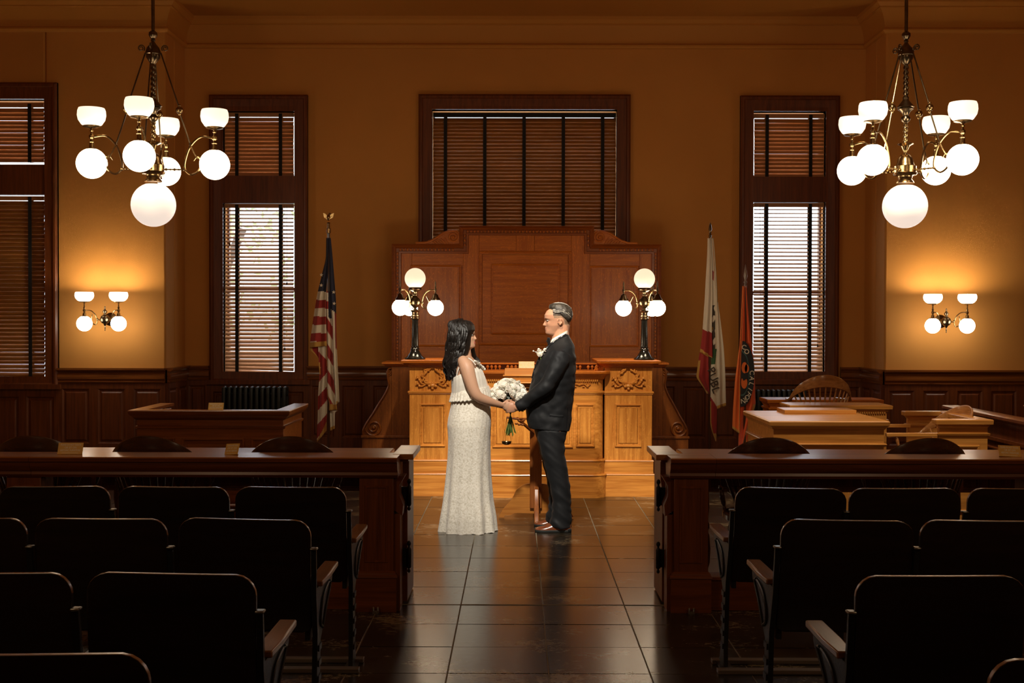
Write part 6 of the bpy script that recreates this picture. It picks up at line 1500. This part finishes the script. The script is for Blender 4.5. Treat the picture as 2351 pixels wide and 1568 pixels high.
# buttonhole flower
ROSE = plain('ivory_petal', (.84, .80, .70), .6, sss=.1, sheen=.2, bump=.04); GREEN = plain('stem_green', (.13, .20, .04), .45, vary=.35, vscale=30); DGREEN = plain('dark_leaf_green', (.025, .045, .018), .5, vary=.4, vscale=30)
def rose_mesh(seed, r=1.0):
    rn = random.Random(seed); m = MB()
    m.ball((0, 0, .22*r), (.60*r, .60*r, .50*r), 12, 9)
    for ring, (cnt, rad, h0, op, sz) in enumerate(((3, .22, .32, .25, .40), (4, .36, .24, .50, .50), (5, .50, .12, .80, .58), (6, .62, .0, 1.1, .62))):
        for k in range(cnt):
            a = 2*PI*(k+.5*ring)/cnt+rn.uniform(-.2, .2); vs = []; n1, n2 = 5, 4
            for j in range(n2+1):
                v = j/n2
                for i in range(n1+1):
                    u = i/n1*2-1; wv = u*sz*(.55+.6*math.sin(PI*min(1, v*.75+.1))); cl = .16*(1-u*u); out = rad*(.45+.75*math.sin(v*PI/2))+.10*op*max(0, v-.6)*2.5-(u*u)*rad*.45; zz = h0-.15+v*sz*1.15-(.25*op*max(0, v-.65)*2)+rn.uniform(-.01, .01)
                    x, y = out, wv; vs.append(((x*math.cos(a)-y*math.sin(a))*r, (x*math.sin(a)+y*math.cos(a))*r, zz*r))
            m.add(vs, [(j*(n1+1)+i, j*(n1+1)+i+1, (j+1)*(n1+1)+i+1, (j+1)*(n1+1)+i) for j in range(n2) for i in range(n1)])
    return m
rms = []
for s_ in range(3):
    me = mesh_of(rose_mesh(s_), ROSE, 60); rms.append(me)
bt = thing('buttonhole_flower', 'small white rose pinned to the charcoal lapel', 'flower', stick(bj, 1240, 812, .01))
inst(rms[0], 'rose', bt, ORI[bt], (math.radians(75), math.radians(-35), 0), (.030,)*3)
m = MB(); rnd = random.Random(2)
for k in range(16):
    a = stick(bj, 1240, 812, .02); d = Vector((rnd.uniform(-.055, .045), rnd.uniform(-.03, .0), rnd.uniform(-.005, .05))); m.tube([a, a+d], (.0012, .0012), 4); m.ball(a+d, rnd.uniform(.005, .009), 7, 5)
obj('filler_blossom', m, ROSE, bt)
m = MB(); m.tube([ORI[bt]+Vector((0, -.005, -.01)), ORI[bt]+Vector((.01, 0, -.055))], (.005, .005), 6); obj('stem', m, GREEN, bt)
# bouquet
bq = thing('bridal_bouquet', 'round bouquet of ivory roses with long green stems held between the couple', 'bouquet', P(1171, 940, 9.60))
YQb = 9.60; ce = P(1167, 909, YQb); rnd = random.Random(11); pl = []
N = 34; ga = PI*(3-5**.5)
for i in range(N):
    zc = 1-(i+.5)/N*1.12; rr = math.sqrt(max(0, 1-zc*zc)); a = ga*i; pl.append(Vector((rr*math.cos(a), rr*math.sin(a), zc)))
for i, d in enumerate(pl):
    c_ = ce+Vector((d.x*.118-(.012 if d.z < .3 and d.x < 0 else 0), d.y*.105, d.z*.115+(-.012 if d.x < -.4 else 0)))
    q_ = d.to_track_quat('Z', 'Y').to_euler(); s_ = rnd.uniform(.047, .057)
    inst(rms[i % 3], 'rose', bq, c_-d*.012, (q_.x, q_.y, q_.z+rnd.uniform(0, 3)), (s_,)*3)
m = MB()
for k in range(90):
    a = rnd.uniform(0, 2*PI); u = rnd.uniform(-.15, .5); rr = rnd.uniform(.13, .155); p1 = ce+Vector((rr*math.cos(a)*1.0, rr*.85*math.sin(a), u*.12)); p0 = ce+Vector((0, 0, -.05)); m.tube([p0.lerp(p1, .7), p1], (.0009, .0009), 4)
    m.ball(p1, rnd.uniform(.003, .006), 6, 4)
obj('filler_blossom', m, ROSE, bq, kind='stuff')
m = MB()
for k in range(70):
    a = rnd.uniform(0, 2*PI); rr = rnd.uniform(.02, .09); z = rnd.uniform(-.065, -.01); c_ = ce+Vector((rr*math.cos(a)+.012, rr*math.sin(a), z-.0))
    m.T = Matrix.Translation(c_) @ Euler((rnd.uniform(-.8, .8), rnd.uniform(.4, 1.2), a)).to_matrix().to_4x4(); m.add([(-.035, 0, 0), (0, -.013, .004), (.035, 0, 0), (0, .013, .004)], [(0, 1, 2, 3)])
m.T = None; obj('foliage', m, DGREEN, bq, recalc=False, kind='stuff')
gp = P(1172, 938, YQb)
for k in range(24):
    a = rnd.uniform(0, 2*PI); rr = rnd.uniform(.2, 1); top = ce+Vector((.012+.06*rr*math.cos(a), .06*rr*math.sin(a), -.02)); g_ = gp+Vector((.018*rr*math.cos(a), .018*rr*math.sin(a), 0)); b_ = P(1171, rnd.uniform(988, 1001), YQb)+Vector((-.048*rr*math.cos(a), .045*rr*math.sin(a), 0))
    m = MB(); m.tube(crom([top, g_, b_], 5), (.0034, .0034), 6, round_=True); obj('stem', m, GREEN if k % 3 else DGREEN, bq)
m = MB(); m.tube([gp+Vector((-.002, 0, .05)), gp+Vector((0, 0, .01)), gp+Vector((0, 0, -.03))], [(.030, .03), (.023, .023), (.024, .024)], 14); obj('stem_wrap', m, CL['black'], bq)
